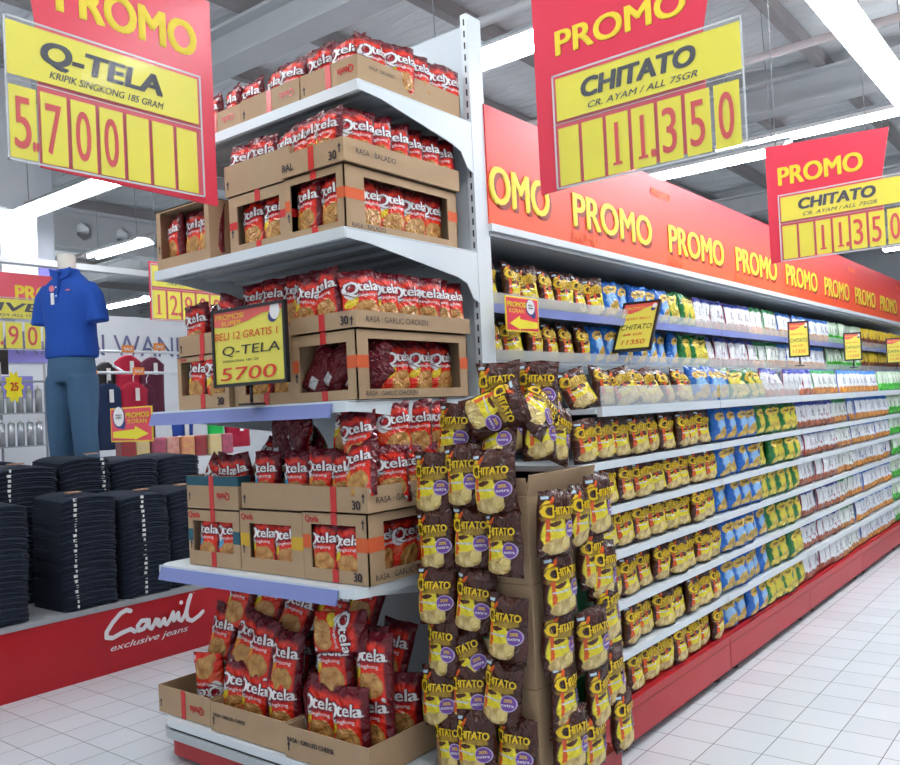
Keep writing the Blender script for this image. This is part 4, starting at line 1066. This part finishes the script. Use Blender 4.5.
# ------------------------------------------------------------------ mannequin
def mannequin():
    t = thing('mannequin', 'headless cream mannequin in a royal blue polo shirt and blue jeans', 'mannequin', (3.0, 5.86, .94), R(-66))
    def rem(o, v):
        md = o.modifiers.new('r', 'REMESH'); md.mode = 'VOXEL'; md.voxel_size = v; md.use_smooth_shade = True
        md = o.modifiers.new('s', 'SMOOTH'); md.iterations = 6; md.factor = .5
    # heights relative: waist z ~1.02, neck top ~1.70
    mb = MB(); mb.loft([(0, .01, 1.45, .07, .06), (0, .005, 1.55, .062, .058), (0, -.01, 1.62, .060, .058), (0, -.015, 1.70, .060, .056)], SKINP)
    mb.build('neck', t)
    mb = MB()
    mb.loft([(0, .01, .97, .185, .135), (0, .01, 1.04, .187, .137), (0, .01, 1.15, .178, .13), (0, .0, 1.28, .185, .128), (0, -.005, 1.40, .195, .120), (0, .0, 1.49, .175, .095), (0, .008, 1.545, .115, .075), (0, .008, 1.575, .078, .068)], POLO, 24, 2.3)
    for sx in (-1, 1):
        mb.tube([(sx*.12, 0, 1.475), (sx*.17, 0, 1.455), (sx*.205, .0, 1.40), (sx*.222, .0, 1.31), (sx*.232, .0, 1.215)], [.045, .058, .064, .068, .074], POLO, 14)
    o = mb.build('polo_shirt', t); rem(o, .011)
    # collar and placket
    mb = MB()
    for sx in (-1, 1):
        mb.prism([(sx*.0, 1.51), (sx*.075, 1.545), (sx*.085, 1.60), (sx*.03, 1.585)], 1, -.088, -.074, POLO)
    mb.loft([(0, .008, 1.56, .085, .075), (0, .005, 1.60, .072, .068)], POLO, 20); mb.build('collar', o)
    mb = MB(); mb.box(-.014, .014, -.128, -.105, 1.36, 1.53, POLO)
    for z in (1.40, 1.46): disc(mb, 0, z, .006, .006, WHITEP, y=-.1285)
    mb.build('placket', o)
    mb = MB(); mb.box(-.04, -.015, -.134, -.130, 1.34, 1.42, TAG); disc(mb, -.028, 1.45, .022, .022, mat('pink_round_tag', (.7, .2, .25)), y=-.135); mb.build('price_tag', o)
    mb = MB(); mb.box(.075, .105, -.125, -.120, 1.43, 1.44, mat('pink_round_tag', (.7, .2, .25))); mb.build('chest_logo', o)
    mb = MB()
    mb.loft([(0, .0, .80, .17, .125), (0, 0, .90, .172, .125), (0, 0, 1.0, .158, .115)], DENIM2, 24, 2.2)
    for sx in (-1, 1):
        mb.loft([(sx*.105, 0, .0, .072, .085), (sx*.102, .01, .12, .070, .083), (sx*.102, 0, .25, .076, .088), (sx*.098, -.015, .44, .078, .092), (sx*.096, -.015, .50, .083, .094), (sx*.092, -.005, .68, .092, .112), (sx*.085, 0, .84, .095, .122)], DENIM2, 18)
    rem(mb.build('jeans', t), .012)
    mb = MB(); mb.loft([(0, 0, .99, .163, .12), (0, 0, 1.02, .163, .12)], BLACK, 24, 2.2); mb.build('belt', t)
mannequin()
mb = MB(); mb.box(2.7, 3.35, 5.62, 6.1, .396, .938, WHITE); tag(mb.build('plinth'), 'white plinth on the red platform carrying the mannequin', 'plinth')

# ------------------------------------------------------------------ clothing department beyond
WPAN = mat('white_partition_laminate', (.72, .76, .80), .4, var=.02)
LIL = mat('lilac_partition_panel', (.22, .20, .55), .5)
mb = MB(); mb.box(4.75, 9.5, 9.0, 9.1, 0, 2.66, WPAN)
text(mb, 'PAKAIAN WANITA', 3.72, 2.21, .25, mat('slate_violet_lettering', (.12, .12, .25)), y=8.99, w=2.62, bold=.0)
struct(mb.build('wall_partition'))
mb = MB(); mb.box(2.6, 4.75, 9.05, 9.15, 0, 2.55, WPAN); mb.box(2.6, 4.9, 9.03, 9.05, 2.12, 2.35, LIL); mb.box(2.6, 4.2, 9.02, 9.05, 1.75, 1.98, LIL); struct(mb.build('wall_lilac'))
mb = MB(); mb.box(4.30, 4.62, 9.3, 9.6, 0, 5.0, WHITE); mb.box(4.25, 4.65, 8.9, 9.3, 2.75, 3.15, LIL); mb.box(3.6, 4.25, 8.95, 9.3, 2.7, 3.05, WPAN); struct(mb.build('wall_column'))
mb = MB(); mb.box(3.75, 4.1, 8.6, 8.9, 2.9, 5.0, WPAN); struct(mb.build('wall_duct'))
mb = MB(); mb.box(2, 9, 8.2, 8.32, 3.0, 3.06, BEAM); struct(mb.build('trim_33'))

def garment(x, y, z, w, h, m_, label, rz=0.):
    t = thing('hanging_garment', label, 'garment', (x, y, z), rz, 'garments hanging in the clothing department')
    mb = MB(); n = 12; d = .09
    def ringp(zz, ww):
        return [(ww/2*math.cos(2*math.pi*q/n), d/2*math.sin(2*math.pi*q/n)*(1+.25*math.sin(q*2.1)), zz) for q in range(n)]
    lv = [(-h, w*.92), (-h*.6, w*.9), (-h*.25, w*.95), (-.07, w), (-.02, w*.55), (0, w*.25)]
    b = 0; k = mb.m(m_)
    for zz, ww in lv: mb.v += ringp(zz, ww)
    for i in range(len(lv)-1):
        for q in range(n):
            q2 = (q+1) % n; mb.f.append((i*n+q, i*n+q2, (i+1)*n+q2, (i+1)*n+q)); mb.mi.append(k); mb.sm.append(True)
    mb.f.append(tuple(range(n-1, -1, -1))); mb.f.append(tuple(range((len(lv)-1)*n, len(lv)*n))); mb.mi += [k, k]; mb.sm += [False]*2
    mb.build('cloth', t)
    mb = MB(); mb.tube([(0, 0, -.01), (0, 0, .05), (.02, 0, .08), (0, 0, .10)], .005, WHITEP, 6); mb.build('hanger', t)
    if w > .2: mb = MB(); mb.box(-.02, .02, -d/2-.025, -d/2-.018, -.18, -.06, TAG); mb.build('price_tag', t)
NAVY = mat('navy_cotton', (.01, .025, .08), .9); REDF = mat('crimson_cotton', (.42, .01, .04), .9); MAROON = mat('maroon_cotton', (.10, .015, .04), .9); TURQ = mat('turquoise_cotton', (.05, .45, .48), .9)
GREENF = mat('lime_green_cotton', (.02, .55, .10), .9); BLUEF = mat('cobalt_cotton', (.02, .06, .32), .9)
garment(4.17, 7.5, 1.82, .34, .62, NAVY, 'navy shirt hanging just right of the mannequin')
garment(4.42, 7.48, 1.83, .30, .55, REDF, 'crimson shirt hanging beside the navy shirt')
garment(4.60, 7.55, 1.82, .16, .55, MAROON, 'narrow maroon shirt beside the crimson shirt')
garment(4.02, 7.6, 1.95, .18, .5, TURQ, 'turquoise shirt partly behind the mannequin')
garment(4.62, 7.9, 2.12, .30, .62, REDF, 'higher crimson jacket on the upper rail near the cartons')
garment(4.85, 7.85, 2.10, .28, .66, MAROON, 'higher maroon jacket on the upper rail nearest the cartons')
garment(4.40, 7.95, 2.05, .25, .4, BLACK, 'black top on the upper rail behind the red shirts')
garment(4.35, 6.6, 1.48, .22, .5, BLUEF, 'cobalt garment seen under the third end shelf')
garment(4.55, 6.4, 1.50, .18, .32, GREENF, 'lime green garment seen under the third end shelf')
garment(4.78, 6.4, 1.50, .30, .32, REDF, 'red garment beside the lime green one under the shelf')
def rack():
    t = thing('clothes_rack', 'white metal clothes rack with orange tags behind the mannequin', 'clothes rack', (4.35, 7.7, 0), 0)
    mb = MB()
    for x in (-.55, .75):
        mb.tube([(x, 0, 0), (x, 0, 2.14)], .015, WHITE); mb.tube([(x, -.22, .02), (x, .22, .02)], .015, WHITE)
    mb.tube([(-.55, 0, 2.14), (.75, 0, 2.14)], .014, WHITE); mb.tube([(-.55, -.2, 1.92), (.75, -.2, 1.92)], .014, WHITE)
    for x in (-.55, .0, .75): mb.tube([(x, 0, 2.0), (x, -.2, 1.92)], .012, WHITE)
    mb.build('rack_frame', t)
    OR = mat('orange_tag_card', (.80, .25, .03), .5)
    for x, z in ((-.35, 1.90), (.02, 2.14), (.35, 2.17), (.12, 1.93), (-.1, 1.30)):
        mb = MB(); mb.box(x-.06, x+.06, -.235, -.23, z-.03, z+.04, OR); text(mb, 'SALE', x-.04, z-.01, .03, TAG, y=-.237); mb.build('orange_tag', t)
rack()
# silver cans on a rack at the left edge
def canrack():
    t = thing('wire_rack', 'grey wire rack of silver tubes at the left photo edge', 'wire rack', (3.3, 7.4, 0))
    mb = MB()
    for x in (-.5, -.1, .27): mb.tube([(x, .05, 0), (x, .05, 2.0)], .01, GREYM, 6)
    for z in (1.30, 1.58, 1.85): mb.box(-.5, .28, -.08, .06, z-.02, z-.01, GREYM)
    mb.box(-.5, -.02, .07, .09, 1.9, 2.15, BLACK); mb.build('rack_frame', t)
canrack()
SIL = mat('silver_tube_metal', (.50, .53, .56), .25, .6)
for r_ in range(2):
    for k in range(8):
        o = MB(); o.tube([(0, 0, 0), (0, 0, .19), (0, 0, .2)], [.028, .028, .012], SIL, 12); o.tube([(0, 0, .2), (0, 0, .225)], .012, WHITEP, 8)
        ob = o.build('silver_tube'); ob.location = (2.93+k*.078, 7.38, 1.291+.28*r_)
        tag(ob, 'silver tube %s from left on the %s wire shelf' % (ORD[k], ('lower', 'upper')[r_]), 'tube', 'silver tubes on the wire rack')
def star():
    mb = MB(); pts = []
    for i in range(20):
        r_ = .11 if i % 2 == 0 else .08; pts.append((r_*.75*math.cos(math.pi*i/10), r_*1.25*math.sin(math.pi*i/10)))
    mb.prism(pts, 1, 0, .005, YELLOW); text(mb, '25', -.03, -.03, .07, REDINK, y=-.002, w=.06)
    mb.build('star_sign').location = (3.20, 7.2, 1.78)
    tag(bpy.data.objects['star_sign'], 'yellow starburst price sign before the silver tubes', 'price sign')
star()
PK = [('red patterned pack', (.55, .04, .05)), ('yellow patterned pack', (.70, .52, .10)), ('dark patterned pack', (.10, .07, .07)), ('cream patterned pack', (.65, .58, .45)), ('pink patterned pack', (.65, .12, .22))]
for i in range(8):
    nm, c = PK[i % 5]
    g = NG('pack_print_%d' % i); g.set(.3, 0, .5, .3); g.color(g.mix(g.noise(g.coord('Object'), 22, 2), c, PK[(i+2) % 5][1])); 
    mb = MB(); mb.box(-.055, .055, -.05, .05, 0, .16, g.m); o = mb.build('packet', None, .012); o.location = (3.30+i*.122, 5.72+.02*(i % 2), 1.16)
    tag(o, '%s, %s from the left on the shelf right of the mannequin' % (nm, ORD[i]), 'packet', 'patterned packets right of the mannequin')
mb = MB(); mb.box(3.37, 4.3, 5.66, 5.95, 0, 1.158, WPAN); tag(mb.build('display_box'), 'white display box carrying patterned packets behind the jeans stacks', 'display box')

# ------------------------------------------------------------------ light, camera
w = bpy.data.worlds.new('World'); scene.world = w; w.use_nodes = True
bg = w.node_tree.nodes['Background']; bg.inputs[0].default_value = (.86, .93, 1, 1); bg.inputs[1].default_value = .6

cam = bpy.data.cameras.new('Camera'); co = bpy.data.objects.new('Camera', cam); COL.objects.link(co)
cam.sensor_width = 36; cam.lens = 845.32/900*36; cam.shift_x = -(473.01-450)/900; cam.shift_y = (393.15-382.5)/900
r_ = Vector((.60971, -.79118, -.04789)); u_ = Vector((.01528, -.04868, .99870)); f_ = Vector((.79248, .60965, .01759))
M = Matrix((( r_.x, u_.x, -f_.x, 0), (r_.y, u_.y, -f_.y, 0), (r_.z, u_.z, -f_.z, 1.42728), (0, 0, 0, 1)))
co.matrix_world = M
cam.clip_end = 100
scene.camera = co
vs = scene.view_settings
vs.view_transform = 'Standard'; vs.look = 'None'; vs.gamma = 1; vs.use_curve_mapping = False
vs.exposure = .12
